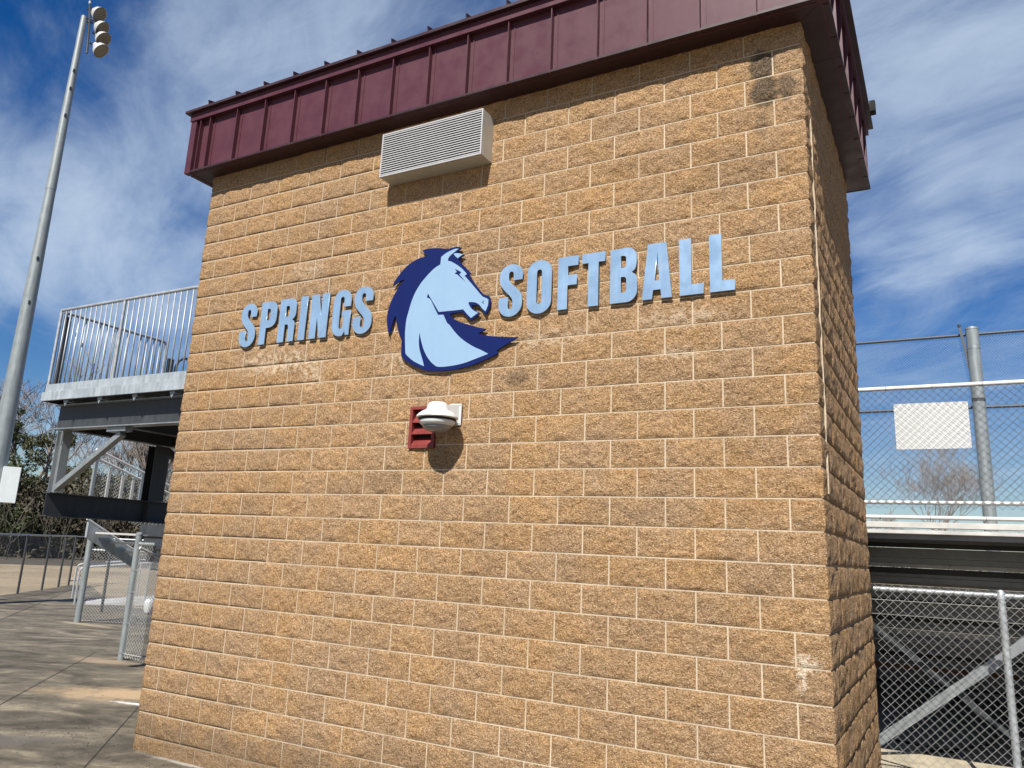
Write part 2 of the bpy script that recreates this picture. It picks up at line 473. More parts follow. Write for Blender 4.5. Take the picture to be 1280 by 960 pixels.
joint((1.95, -2.45), (-1.56, 1.226)); joint((-.9, -1.65), (-5.75, 3.55)); joint((-8.7, 2.9), (-22, 14.2), .02)

# ------------------------------------------------------------------ tower
W_, D_ = 6.096, 2.8448
C_, B_ = .2032, .4064
tower = thing('block_tower', 'tan split-face block tower with maroon metal roof edge between the bleachers', 'tower', (W_ / 2, D_ / 2, GZ))
VENT = (2.897, 3.152, .583, .930)
HOLE = (VENT[0] + .004, VENT[1] - .004, VENT[2] + .004, VENT[3] - .004)
mb = MB()
yb = .0024
mb.box(.008, W_ - .008, .07, D_ - .008, GZ - .02, 3.652)
vx0, vx1, vz0, vz1 = HOLE
mb.box(.008, vx0, yb, .069, GZ - .02, 3.652); mb.box(vx1, W_ - .008, yb, .069, GZ - .02, 3.652)
mb.box(vx0 + .001, vx1 - .001, yb, .069, GZ - .02, vz0); mb.box(vx0 + .001, vx1 - .001, yb, .069, vz1, 3.652)
mb.build('mortar', M_MORTAR, tower)

JG = .0054
def relief(x, z, w, h, seed, amp):
    e = min(x, w - x, z, h - z)
    f = min(1.0, max(0.0, e) / .036); f = f * (2 - f)
    p = Vector((x * 7.5 + seed * 11.3, z * 9.5 - seed * 3.1, seed * 1.7))
    n = noise.noise(p) * .62 + noise.noise(p * 2.3) * .42
    # faceted fracture
    c = noise.voronoi(Vector((x * 9 + seed * 5, z * 13, seed)), distance_metric='DISTANCE', exponent=2.5)[0]
    n += (c[1] - c[0]) * .35 - .12
    n += noise.noise(p * 5.2) * .18
    big = .004 * math.sin(math.pi * z / h) * math.sin(math.pi * min(1, max(0, x / w)))
    d = (.0065 + amp * 1.15 * n) * f + big
    return max(.0006, min(d, .027))
def block_mesh(name, w, h, seed, nx=24, nz=12, cut=None, amp=.014, org=(0, 0)):
    """front face in the x-z plane, bulging towards -y, origin at lower left of the cell"""
    x0, x1, z0, z1 = JG, w - JG, JG, h - JG
    vs = []; fs = []; W2 = x1 - x0; H2 = z1 - z0
    xs = [x0 + W2 * i / nx for i in range(nx + 1)]; zs = [z0 + H2 * j / nz for j in range(nz + 1)]
    if cut:
        cx0, cx1, cz0, cz1 = cut
        xs = sorted(set(xs + [v for v in (cx0, cx1) if x0 < v < x1])); zs = sorted(set(zs + [v for v in (cz0, cz1) if z0 < v < z1]))
    for z in zs:
        for x in xs:
            vs.append((x, -relief(x - x0, z - z0, W2, H2, seed, amp), z))
    n = len(xs)
    for j in range(len(zs) - 1):
        for i in range(n - 1):
            if cut:
                mx_ = (xs[i] + xs[i + 1]) / 2; mz_ = (zs[j] + zs[j + 1]) / 2
                if cx0 < mx_ < cx1 and cz0 < mz_ < cz1: continue
            a = j * n + i
            fs.append((a, a + 1, a + n + 1, a + n))
    # rim going back into the joint
    edges = {}
    for f in fs:
        for k in range(4):
            e = (f[k], f[(k + 1) % 4]); edges[e] = 1
    bd = [e for e in edges if (e[1], e[0]) not in edges]
    back = {}
    for a, b_ in bd:
        for q in (a, b_):
            if q not in back:
                back[q] = len(vs); vs.append((vs[q][0], .03, vs[q][2]))
        fs.append((b_, a, back[a], back[b_]))
    me = bpy.data.meshes.new(name); me.from_pydata(vs, [], fs); me.materials.append(M_BLOCK); me.update()
    return me
def corner_mesh(name, wf, ws, h, seed, right=True):
    """one corner block: long strip wrapping from the front (x) round to the side (y)"""
    nf = max(8, int(wf / .017)); ns = max(8, int(ws / .02)); nz = 12
    z0, z1 = JG, h - JG; vs = []; fs = []
    L = wf - JG + ws - JG
    us = [JG + (wf - JG) * i / nf for i in range(nf + 1)] + [wf + (ws - JG) * (i + 1) / ns for i in range(ns)]
    for j in range(nz + 1):
        z = z0 + (z1 - z0) * j / nz
        for u in us:
            d = relief(u - JG, z - z0, L, z1 - z0, seed, .014)
            if u < wf - 1e-6: x, y = u, -d
            elif u > wf + 1e-6: x, y = wf + d * .95, u - wf
            else:
                q = .35 + .5 * noise.noise(Vector((seed * 3.1, z * 30, 2)))
                x, y = wf + d * q, -d * q
            if abs(u - wf) < .02 and abs(u - wf) > 1e-6:
                k = 1 - abs(u - wf) / .02
                if u < wf: y *= (1 - .4 * k)
                else: x = wf + (x - wf) * (1 - .4 * k)
            vs.append((x, y, z))
    n = len(us)
    for j in range(nz):
        for i in range(n - 1):
            a = j * n + i; fs.append((a, a + 1, a + n + 1, a + n))
    edges = set((f[k], f[(k + 1) % 4]) for f in fs for k in range(4))
    back = {}
    for a, b_ in [e for e in edges if (e[1], e[0]) not in edges]:
        for q in (a, b_):
            if q not in back:
                x, y, z = vs[q]
                back[q] = len(vs)
                if x >= wf - 1e-4: vs.append((wf - .03, max(y, .03), z))
                else: vs.append((min(x, wf - .03), .03, z))
        fs.append((b_, a, back[a], back[b_]))
    if not right:
        vs = [(wf - x, y, z) for x, y, z in vs]; fs = [tuple(reversed(f)) for f in fs]
    me = bpy.data.meshes.new(name); me.from_pydata(vs, [], fs); me.materials.append(M_BLOCK); me.update()
    return me
FULL = [block_mesh('block', B_, C_, 3 + i * 1.37) for i in range(16)]
HALF = [block_mesh('block', C_, C_, 40 + i * 1.7, 12, 12) for i in range(5)]
CRF = [corner_mesh('block', B_, C_, C_, 60 + i * 2.1) for i in range(6)]
CRH = [corner_mesh('block', C_, B_, C_, 80 + i * 2.3) for i in range(6)]
CLF = [corner_mesh('block', B_, C_, C_, 100 + i * 2.1, False) for i in range(4)]
CLH = [corner_mesh('block', C_, B_, C_, 120 + i * 2.3, False) for i in range(4)]
rb = random.Random(11)
items = []   # (mesh, location, rotz, centre)
def pick(pool, last=[None]):
    c = rb.choice(pool)
    while c is last[0] and len(pool) > 1: c = rb.choice(pool)
    last[0] = c; return c
for r in range(-11, 18):
    z = r * C_
    full = (r % 2 != 0)
    # front row
    if full:
        items.append((pick(CLF), Vector((0, 0, z)), 0, Vector((B_ / 2, 0, z + .1)), B_)); items.append((pick(CRF), Vector((W_ - B_, 0, z)), 0, Vector((W_ - B_ / 2, 0, z + .1)), B_))
        xs = [B_ * k for k in range(1, 14)]
    else:
        items.append((pick(CLH), Vector((0, 0, z)), 0, Vector((C_ / 2, 0, z + .1)), C_)); items.append((pick(CRH), Vector((W_ - C_, 0, z)), 0, Vector((W_ - C_ / 2, 0, z + .1)), C_))
        xs = [C_ + B_ * k for k in range(14)]
    for x in xs:
        me = pick(FULL)
        if x < VENT[1] and x + B_ > VENT[0] and z < VENT[3] and z + C_ > VENT[2]:
            me = block_mesh('block', B_, C_, 150 + r * 3 + x, cut=(HOLE[0] - x, HOLE[1] - x, HOLE[2] - z, HOLE[3] - z))
        items.append((me, Vector((x, 0, z)), 0, Vector((x + B_ / 2, 0, z + .1)), B_))
    # right side row, facing +x
    if full: ys = [C_ + B_ * k for k in range(6)]; rest = C_ + B_ * 6
    else: ys = [B_ + B_ * k for k in range(6)]; rest = None
    for y in ys:
        items.append((pick(FULL), Vector((W_, y, z)), math.pi / 2, Vector((W_, y + .2, z + .1)), B_))
    if rest: items.append((pick(HALF), Vector((W_, rest, z)), math.pi / 2, Vector((W_, rest + .1, z + .1)), C_))
def project(p):
    d = p - CAM_O; zz = d.dot(F_)
    if zz < .1: return None
    return 640 + SX + FPX * d.dot(R_) / zz, 480 + SY - FPX * d.dot(U_) / zz, zz
def score(it):
    me, loc, rz, c, w = it
    q = project(c)
    if q is None or not (-30 < q[0] < 1310 and -25 < q[1] < 985): return 0
    e = Vector((math.cos(rz), math.sin(rz), 0)) * w / 2
    a = project(c - e); b_ = project(c + e)
    return abs(a[0] - b_[0]) * C_ * FPX / q[2]
items.sort(key=score, reverse=True)
TO = LOC[tower.name]
for me, loc, rz, c, w in items[:300]:
    o = bpy.data.objects.new('block', me); COL.objects.link(o)
    o.parent = tower; o.location = loc - TO; o.rotation_euler = (0, 0, rz)
# the rest of the blocks, joined, plus plain blocks on the hidden left and rear faces
AV = []; AF = []; nb = 0
def join(me, M):
    global nb
    n = len(me.vertices); a = np.empty(n * 3, np.float32); me.vertices.foreach_get('co', a); a = a.reshape(-1, 3)
    Mn = np.array(M); AV.append(a @ Mn[:3, :3].T + Mn[:3, 3])
    f = np.empty(len(me.polygons) * 4, np.int32); me.polygons.foreach_get('vertices', f); AF.append(f.reshape(-1, 4) + nb); nb += n
for me, loc, rz, c, w in items[300:]:
    join(me, Matrix.Translation(loc - TO) @ Matrix.Rotation(rz, 4, 'Z'))
lo = block_mesh('low_block', B_, C_, 7, 8, 5); loh = block_mesh('low_half', C_, C_, 8, 5, 5)
for r in range(-11, 18):
    z = r * C_
    for k in range(15):
        x = W_ - B_ * k - (0 if r % 2 else -C_)
        if x > W_ + .01: continue
        join(lo, Matrix.Translation(Vector((x, D_, z)) - TO) @ Matrix.Rotation(math.pi, 4, 'Z'))
    for k in range(7):
        y = D_ - B_ * k - (0 if r % 2 else C_)
        if y - B_ < .15: continue
        join(lo, Matrix.Translation(Vector((0, y, z)) - TO) @ Matrix.Rotation(-math.pi / 2, 4, 'Z'))
me = bpy.data.meshes.new('block_rest')
V = np.concatenate(AV); Fq = np.concatenate(AF)
me.vertices.add(len(V)); me.vertices.foreach_set('co', V.astype(np.float32).ravel())
me.loops.add(Fq.size); me.loops.foreach_set('vertex_index', Fq.ravel().astype(np.int32))
me.polygons.add(len(Fq)); me.polygons.foreach_set('loop_start', np.arange(0, Fq.size, 4, dtype=np.int32))
me.materials.append(M_BLOCK); me.update(calc_edges=True); me.validate()
o = link('block_work', me, tower, TO, kind='stuff')
# vertical sealant joint on the side wall next to the corner
mb = MB(); rz_ = random.Random(3)
zz = .25; pts = []
while zz < 3.0:
    pts.append((W_ + .006 + rz_.uniform(-.003, .004), .2032 + rz_.uniform(-.006, .006), zz)); zz += .1
mb.tube(pts, .0075, 6)
mb.build('joint_sealant', M_MORTAR, tower)

# roof edge
E_ = .22; ZS = 3.63; ZB = 4.25; ZT = 4.335; RC = .05
def front_p(x0, x1, y0, y1, z0, z1): return (x0, x1, y0, y1, z0, z1)
mb = MB()   # soffit boards, mitred at the corners
o_ = E_ - .004
def trap(a, b, c, d, z0=ZS, z1=ZS + .02):
    pts = [a, b, c, d]; m2 = MB()
    m2.add([(p[0], p[1], z0) for p in pts] + [(p[0], p[1], z1) for p in pts], [(3, 2, 1, 0), (4, 5, 6, 7), (0, 1, 5, 4), (1, 2, 6, 5), (2, 3, 7, 6), (3, 0, 4, 7)])
    return m2
k = .05; g = .0015
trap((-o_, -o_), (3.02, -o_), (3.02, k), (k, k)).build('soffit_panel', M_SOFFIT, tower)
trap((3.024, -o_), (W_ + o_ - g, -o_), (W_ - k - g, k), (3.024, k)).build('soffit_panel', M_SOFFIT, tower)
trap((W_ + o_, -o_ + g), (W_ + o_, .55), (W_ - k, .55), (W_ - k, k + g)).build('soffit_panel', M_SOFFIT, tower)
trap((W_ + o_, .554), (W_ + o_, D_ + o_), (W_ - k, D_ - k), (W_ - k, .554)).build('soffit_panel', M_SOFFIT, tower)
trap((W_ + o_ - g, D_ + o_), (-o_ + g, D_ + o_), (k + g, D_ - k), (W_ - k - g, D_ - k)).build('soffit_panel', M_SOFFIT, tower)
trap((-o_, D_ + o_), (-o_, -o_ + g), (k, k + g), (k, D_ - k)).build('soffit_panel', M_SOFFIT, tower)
ribx = [-.19 + .0, -.07, .075] + [.49 + .4105 * i for i in range(14)] + [6.19]
ribx = [-.075, .075] + [.49 + .4105 * i for i in range(14)]
def fpanel(x0, x1, name='fascia_panel'):
    m2 = MB(); m2.box(x0 + .001, x1 - .001, -E_ + RC, -E_ + RC + .015, ZS - .003, ZT - .01)
    # small lock beads next to the seams
    if x1 - x0 > .2:
        for xx in (x0 + .034,):
            m2.box(xx, xx + .012, -E_ + RC - .006, -E_ + RC - .0002, ZS - .002, ZB - .02)
    m2.build(name, M_MAROON, tower)
edges = [-E_] + ribx + [W_ + E_]
for a, b in zip(edges[:-1], edges[1:]): fpanel(a, b)
rib_me = MB().box(-.005, .005, -.047, 0, ZS - .004, ZB + .05).mesh('seam_rib', M_MAROON)
def rib(x, y, rz):
    o = bpy.data.objects.new('seam_rib', rib_me); COL.objects.link(o); o.parent = tower
    o.location = Vector((x, y, 0)) - TO; o.rotation_euler = (0, 0, rz)
for x in ribx: rib(x, -E_ + RC, 0)
# corner trims
MB().box(-E_ - .002, -E_ + .085, -E_, -E_ + RC + .01, ZS - .006, ZB + .05).build('corner_trim', M_MAROON, tower)
MB().box(W_ + E_ - .085, W_ + E_ + .002, -E_, -E_ + RC + .01, ZS - .006, ZB + .05).build('corner_trim', M_MAROON, tower)
# right and left and rear fascia
nside = 8; ys = [-E_ + .10 + i * .4105 for i in range(nside)]
ed = [-E_ + .002] + ys + [D_ + E_]
for a, b in zip(ed[:-1], ed[1:]):
    MB().box(W_ + E_ - RC - .015, W_ + E_ - RC, max(a, -E_ + RC + .012) + .001, b - .001, ZS - .004, ZT - .01).build('fascia_panel', M_MAROON, tower)
    MB().box(-E_ + RC, -E_ + RC + .015, max(a, -E_ + RC + .012), b - .001, ZS - .004, ZT - .01).build('fascia_panel', M_MAROON, tower)
for y in ys:
    rib(W_ + E_ - RC, y, math.pi / 2); rib(-E_ + RC, y, -math.pi / 2)
MB().box(-E_ + .016, W_ + E_ - .016, D_ + E_ - .015, D_ + E_ - .002, ZS - .004, ZT - .01).build('fascia_panel', M_MAROON, tower)
# cap band all round
bo = .012; e1 = E_ + bo
def ring(o0, o1, z0, z1, name, m):
    m2 = MB(); a = o0; b = o1
    P = lambda o: [(-o, -o), (W_ + o, -o), (W_ + o, D_ + o), (-o, D_ + o)]
    vs = [(x, y, z) for (oo, z) in ((b, z0), (b, z1), (a, z1), (a, z0)) for (x, y) in P(oo)]
    fs = []
    for q in range(4):
        q2 = (q + 1) % 4
        for k0 in range(4):
            k1 = (k0 + 1) % 4
            fs.append((k0 * 4 + q, k0 * 4 + q2, k1 * 4 + q2, k1 * 4 + q))
    m2.add(vs, fs); return m2.build(name, m, tower, fix=True)
ring(E_ - .06, e1, ZB, ZT, 'cap_band', M_MAROON)
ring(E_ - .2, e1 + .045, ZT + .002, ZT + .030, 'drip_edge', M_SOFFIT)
# low hipped standing seam roof with seam ends over the eave
eo = e1 + .03; zr = ZT + .034; rise = .42; inset = D_ / 2 + eo - .02
m2 = MB()
m2.add([(-eo, -eo, zr), (W_ + eo, -eo, zr), (W_ + eo, D_ + eo, zr), (-eo, D_ + eo, zr), (inset - eo, D_ / 2, zr + rise), (W_ - inset + eo, D_ / 2, zr + rise)],
       [(0, 1, 5, 4), (1, 2, 5), (2, 3, 4, 5), (3, 0, 4), (3, 2, 1, 0)])
m2.build('roof_deck', M_MAROON, tower)
sl = rise / inset
def seam(p, q):
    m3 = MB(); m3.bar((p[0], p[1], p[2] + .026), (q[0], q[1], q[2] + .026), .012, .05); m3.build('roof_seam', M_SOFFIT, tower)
for x in ribx[1:]:
    run = min(inset, x + eo, W_ + eo - x) - .01
    if run > .15: seam((x, -eo - .005, zr), (x, -eo + run, zr + sl * run))
for y in ys:
    run = min(inset, y + eo, D_ + eo - y) - .01
    if run > .15:
        seam((W_ + eo + .005, y, zr), (W_ + eo - run, y, zr + sl * run)); seam((-eo - .005, y, zr), (-eo + run, y, zr + sl * run))
# small rain head at the rear right corner
MB().box(W_ + e1 + .046, W_ + e1 + .10, D_ - .2, D_ - .10, ZT - .05, ZT + .07).build('rain_head', M_DARK, tower, bevel=.004)

# ------------------------------------------------------------------ ribbed wall box
hx0, hx1, hz0, hz1, hp = 2.478, 3.552, 3.045, 3.475, .18
hood = thing('louvered_wall_box', 'beige metal box with fine horizontal louvres high on the wall under the maroon roof edge', 'wall box', ((hx0 + hx1) / 2, 0, hz0))
MB().box(hx0, hx1, -hp, -.004, hz0, hz1).build('housing', M_BEIGE, hood, bevel=.003)
m2 = MB(); nsl = 18
for i in range(nsl):
    z = hz0 + .012 + (hz1 - hz0 - .024) * (i + .5) / nsl
    m2.bar((hx0 + .012, -hp - .010, z), (hx1 - .012, -hp - .010, z), .006, .0088)
m2.build('louver_slats', M_SLAT, hood, kind='stuff')
MB().box(hx0 + .008, hx1 - .008, -hp - .003, -hp - .0006, hz0 + .008, hz1 - .008).build('gap_shade_backing', M_DARK, hood)  # black sheet paints the shade in the gaps between slats
m2 = MB()
for a in ((hx0, hx1, hz0, hz0 + .012), (hx0, hx1, hz1 - .012, hz1), (hx0, hx0 + .012, hz0 + .0122, hz1 - .0122), (hx1 - .012, hx1, hz0 + .0122, hz1 - .0122)):
    m2.box(a[0], a[1], -hp - .015, -hp - .0008, a[2], a[3])
m2.build('face_frame', M_SLAT, hood)

# ------------------------------------------------------------------ red louver vent in the wall
vent = thing('wall_vent', 'small dark red louvered vent set in the block wall behind the camera dome', 'vent', ((VENT[0] + VENT[1]) / 2, 0, VENT[2]))
x0, x1, z0, z1 = VENT
yf = -.030
m2 = MB(); fw = .028
m2.box(x0, x0 + fw, yf, .05, z0, z1); m2.box(x1 - fw, x1, yf, .05, z0, z1)
m2.box(x0 + fw + .0005, x1 - fw - .0005, yf, .05, z1 - .022, z1); m2.box(x0 + fw + .0005, x1 - fw - .0005, yf, .05, z0, z0 + .02)
m2.build('frame', M_RED, vent)
MB().box(x0 + .01, x1 - .01, .052, .066, z0 + .005, z1 - .005).build('dark_opening', M_DARK, vent)
for i in range(3):
    zt = z0 + .075 + i * .098
    m2 = MB()
    a, b = x0 + fw + .001, x1 - fw - .001
    # sloping blade: low at the front, high at the back
    vs = []
    for x in (a, b): vs += [(x, yf + .002, zt - .058), (x, yf + .002, zt - .046), (x, .042, zt + .022), (x, .042, zt + .010)]
    m2.add(vs, [(0, 1, 2, 3), (7, 6, 5, 4), (0, 4, 5, 1), (1, 5, 6, 2), (2, 6, 7, 3), (3, 7, 4, 0)])
    m2.build('louver_blade', M_RED, vent, fix=True)

# ------------------------------------------------------------------ dome camera
dc = (3.292, -.205)
camr = thing('dome_camera', 'white dome security camera on a wedge wall bracket below the horse emblem', 'camera', (dc[0], 0, .757))
MB().box(3.285, 3.402, -.034, -.018, .757, .935).build('wall_plate', M_WHITE, camr, bevel=.004)
m2 = MB()   # wedge arm
vs = []
for sx in (3.302, 3.384): vs += [(sx, -.033, .928), (sx, -.033, .765), (sx, dc[1] + .05, .840), (sx, dc[1] + .02, .900)]
vs = [(dc[0] + (v[0] - 3.343) * (.9 if v[1] < -.1 else 1) + (.051 if v[1] > -.1 else 0), v[1], v[2]) for v in vs]
m2.add(vs, [(0, 1, 2, 3), (7, 6, 5, 4), (0, 4, 5, 1), (1, 5, 6, 2), (2, 6, 7, 3), (3, 7, 4, 0)])
m2.build('bracket_arm', M_WHITE, camr, fix=True, bevel=.004)
c3_ = (dc[0], dc[1], 0)
MB().lathe([(0, .918), (.062, .916), (.074, .907), (.090, .866), (.100, .848)], c3_, n=36).build('cap', M_WHITE, camr, smooth=True)
MB().lathe([(.098, .852), (.120, .843), (.150, .820), (.166, .802), (.168, .792), (.160, .786), (.02, .786)], c3_, n=48).build('canopy', M_WHITE, camr, smooth=True)
MB().lathe([(.148, .7855), (.150, .775), (.142, .768), (.139, .7675)], c3_, n=48).build('gasket', M_DARK, camr, smooth=True)
MB().lathe([(.141, .768), (.142, .757), (.135, .742), (.122, .732), (.116, .730)], c3_, n=48).build('lower_ring', M_WHITE, camr, smooth=True)
MB().lathe([(.117, .730), (.110, .712), (.088, .693), (.045, .680), (0, .677)], c3_, n=36).build('lens_dome', M_SMOKE, camr, smooth=True)
m2 = MB()
for sx, sz in ((3.296, .92), (3.391, .92), (3.391, .77)): m2.lathe([(0, .003), (.004, .003), (.004, 0)], (sx, -.034, sz), (0, -1, 0), 8)
m2.build('screws', M_GALVD, camr)

# ------------------------------------------------------------------ lettering
def arc(cx, cz, rx, rz, a0, a1, n=10):
    return [(cx + rx * math.cos(math.radians(a0 + (a1 - a0) * i / n)), cz + rz * math.sin(math.radians(a0 + (a1 - a0) * i / n))) for i in range(n + 1)]
def spline(pts, n=5):
    out = []
    for i in range(len(pts) - 1):
        p0 = pts[max(i - 1, 0)]; p1 = pts[i]; p2 = pts[i + 1]; p3 = pts[min(i + 2, len(pts) - 1)]
        for k in range(n):
            t = k / n
            out.append(tuple(.5 * ((2 * p1[j]) + (-p0[j] + p2[j]) * t + (2 * p0[j] - 5 * p1[j] + 4 * p2[j] - p3[j]) * t * t + (-p0[j] + 3 * p1[j] - 3 * p2[j] + p3[j]) * t ** 3) for j in (0, 1)))
    return out + [pts[-1]]
H = .432
def glyph(ch):
    if ch == 'S':
        w = .216
        o = [(.130, .298), (.213, .298), (.2155, .34)] + arc(.108, .345, .1075, .094, 0, 180, 16)
        o += spline([(.001, .335), (.004, .300), (.020, .258), (.055, .214), (.098, .172), (.121, .142), (.129, .112), (.129, .082)])
        o += arc(.1075, .080, .0215, .026, 0, -180, 8) + [(.086, .160), (.001, .160), (.0, .10)]
        o += arc(.108, .096, .108, .104, 180, 360, 18)
        o += spline([(.216, .118), (.212, .155), (.194, .194), (.155, .234), (.112, .274), (.091, .304), (.087, .335), (.087, .350)])
        o += arc(.1085, .352, .0215, .024, 180, 0, 8)
        return [o]
    if ch == 'P':
        o = [(0, 0), (0, H), (.125, H)] + arc(.125, H - .085, .086, .085, 90, 0, 8) + [(.211, .255)] + arc(.125, .25, .086, .086, 0, -90, 8) + [(.084, .164), (.084, 0)]
        h = [(.084, .240), (.108, .240)] + arc(.108, .262, .018, .022, -90, 0, 5) + [(.126, .335)] + arc(.108, .335, .018, .022, 0, 90, 5) + [(.084, .357)]
        return [o, h]
    if ch == 'R':
        o = [(0, 0), (0, H), (.13, H)] + arc(.13, H - .075, .082, .075, 90, 0, 8) + [(.212, .285)] + spline([(.212, .285), (.206, .252), (.186, .226), (.172, .216), (.192, .202), (.205, .178), (.207, .15)]) + [(.207, 0), (.128, 0), (.128, .140)] + arc(.106, .145, .022, .028, 0, 90, 5) + [(.083, .173), (.083, 0)]
        h = [(.083, .252), (.105, .252)] + arc(.105, .272, .021, .020, -90, 0, 5) + [(.126, .338)] + arc(.105, .338, .021, .021, 0, 90, 5) + [(.083, .359)]
        return [o, h]
    if ch == 'I': return [[(0, 0), (.085, 0), (.085, H), (0, H)]]
    if ch == 'N':
        return [[(0, 0), (0, H), (.088, H), (.131, .215), (.131, H), (.216, H), (.216, 0), (.126, 0), (.084, .215), (.084, 0)]]
    if ch == 'G':
        o = [(.128, .272), (.211, .272), (.211, .33)] + arc(.1055, .334, .1055, .106, 0, 180, 16) + arc(.1055, .10, .1055, .108, 180, 285, 12) + [(.150, .022), (.160, .040), (.166, 0), (.211, 0), (.211, .236), (.110, .236), (.110, .182), (.128, .182), (.128, .09)]
        o += arc(.1055, .085, .0225, .022, 0, -180, 8) + [(.083, .35)] + arc(.1055, .346, .0225, .025, 180, 0, 8)
        return [o]
    if ch == 'O':
        o = arc(.109, .336, .109, .102, 0, 180, 18) + arc(.109, .092, .109, .102, 180, 360, 18)
        h = arc(.109, .334, .022, .024, 0, 180, 8) + arc(.109, .094, .022, .024, 180, 360, 8)
        return [o, h]
    if ch == 'F':
        return [[(0, 0), (0, H), (.172, H), (.172, .352), (.085, .352), (.085, .278), (.162, .278), (.162, .194), (.085, .194), (.085, 0)]]
    if ch == 'T':
        return [[(.053, 0), (.053, .352), (0, .352), (0, H), (.192, H), (.192, .352), (.139, .352), (.139, 0)]]
    if ch == 'B':
        o = [(0, 0), (0, H), (.13, H)] + arc(.13, H - .08, .080, .08, 90, 0, 8) + spline([(.210, .345), (.207, .29), (.194, .252), (.174, .233), (.198, .212), (.211, .178), (.213, .14)]) + arc(.128, .088, .085, .088, 0, -90, 8)
        h1 = [(.085, .276), (.104, .276)] + arc(.104, .296, .022, .02, -90, 0, 5) + arc(.104, .350, .022, .02, 0, 90, 5) + [(.085, .370)]
        h2 = [(.085, .078), (.103, .078)] + arc(.103, .100, .024, .022, -90, 0, 5) + arc(.103, .180, .024, .022, 0, 90, 5) + [(.085, .202)]
        return [o, h1, h2]
    if ch == 'A':
        return [[(0, 0), (.047, H), (.186, H), (.229, 0), (.148, 0), (.142, .069), (.087, .069), (.079, 0)], [(.098, .141), (.134, .141), (.118, .362)]]
    if ch == 'L':
        return [[(0, 0), (0, H), (.087, H), (.087, .079), (.176, .079), (.176, 0)]]
ZL = 1.632
ordw = ['first', 'second', 'third', 'fourth', 'fifth', 'sixth', 'seventh', 'eighth']
def word(text, xs, zs, yy):
    for i, (ch, x) in enumerate(zip(text, xs)):
        nm = 'sign_letter'
        lp = [[(x + a, ZL + b) for a, b in l] for l in glyph(ch)]
        w = max(a for a, b in glyph(ch)[0])
        plate(nm, lp, yy - .010, .010, M_LETTER, None, .0012, (x + w / 2, yy, ZL),
              label='light blue metal letter %s, the %s letter of the word %s on the block wall' % (ch, ordw[i], text),
              cat='letter', group='letters of the wall sign')
word('SPRINGS', [.745, 1.018, 1.268, 1.532, 1.667, 1.941, 2.187], 0, -.027)
word('SOFTBALL', [3.703, 3.959, 4.231, 4.434, 4.668, 4.917, 5.199, 5.418], 0, -.027)

# ------------------------------------------------------------------ horse head emblem
HORSE_NAVY = [(2.905, 2.328), (2.944, 2.336), (3.005, 2.334), (3.076, 2.325), (3.185, 2.302), (3.214, 2.308), (3.248, 2.309), (3.282, 2.306), (3.319, 2.292), (3.291, 2.272), (3.263, 2.249), (3.28, 2.247), (3.31, 2.239), (3.351, 2.22), (3.32, 2.207), (3.292, 2.186), (3.315, 2.157), (3.36, 2.111), (3.413, 2.057), (3.424, 2.039), (3.402, 2.036), (3.426, 2.002), (3.459, 1.961), (3.508, 1.9), (3.556, 1.846), (3.604, 1.825), (3.622, 1.807), (3.629, 1.784), (3.626, 1.738), (3.611, 1.697), (3.588, 1.662), (3.566, 1.688), (3.547, 1.717), (3.529, 1.742), (3.504, 1.756), (3.472, 1.76), (3.442, 1.756), (3.466, 1.728), (3.504, 1.703), (3.534, 1.683), (3.506, 1.662), (3.454, 1.632), (3.431, 1.643), (3.397, 1.679), (3.354, 1.711), (3.28, 1.711), (3.237, 1.709), (3.253, 1.684), (3.301, 1.648), (3.393, 1.609), (3.484, 1.577), (3.564, 1.552), (3.604, 1.542), (3.578, 1.527), (3.523, 1.513), (3.568, 1.497), (3.631, 1.481), (3.724, 1.467), (3.816, 1.455), (3.901, 1.447), (3.856, 1.423), (3.804, 1.401), (3.752, 1.373), (3.709, 1.354), (3.723, 1.33), (3.687, 1.312), (3.634, 1.294), (3.542, 1.263), (3.449, 1.24), (3.347, 1.225), (3.266, 1.221), (3.202, 1.22), (3.127, 1.223), (3.043, 1.232), (2.973, 1.257), (2.893, 1.292), (2.829, 1.328), (2.773, 1.369), (2.762, 1.396), (2.757, 1.47), (2.753, 1.538), (2.735, 1.569), (2.714, 1.605), (2.695, 1.656), (2.682, 1.703), (2.674, 1.741), (2.666, 1.754), (2.651, 1.717), (2.638, 1.669), (2.626, 1.617), (2.617, 1.569), (2.598, 1.627), (2.584, 1.682), (2.576, 1.736), (2.578, 1.813), (2.58, 1.788), (2.592, 1.852), (2.618, 1.919), (2.653, 1.98), (2.681, 2.023), (2.71, 2.055), (2.739, 2.08), (2.699, 2.074), (2.651, 2.054), (2.612, 2.032), (2.622, 2.07), (2.658, 2.116), (2.721, 2.182), (2.793, 2.23), (2.871, 2.258), (2.923, 2.265), (2.971, 2.27), (2.939, 2.292)]
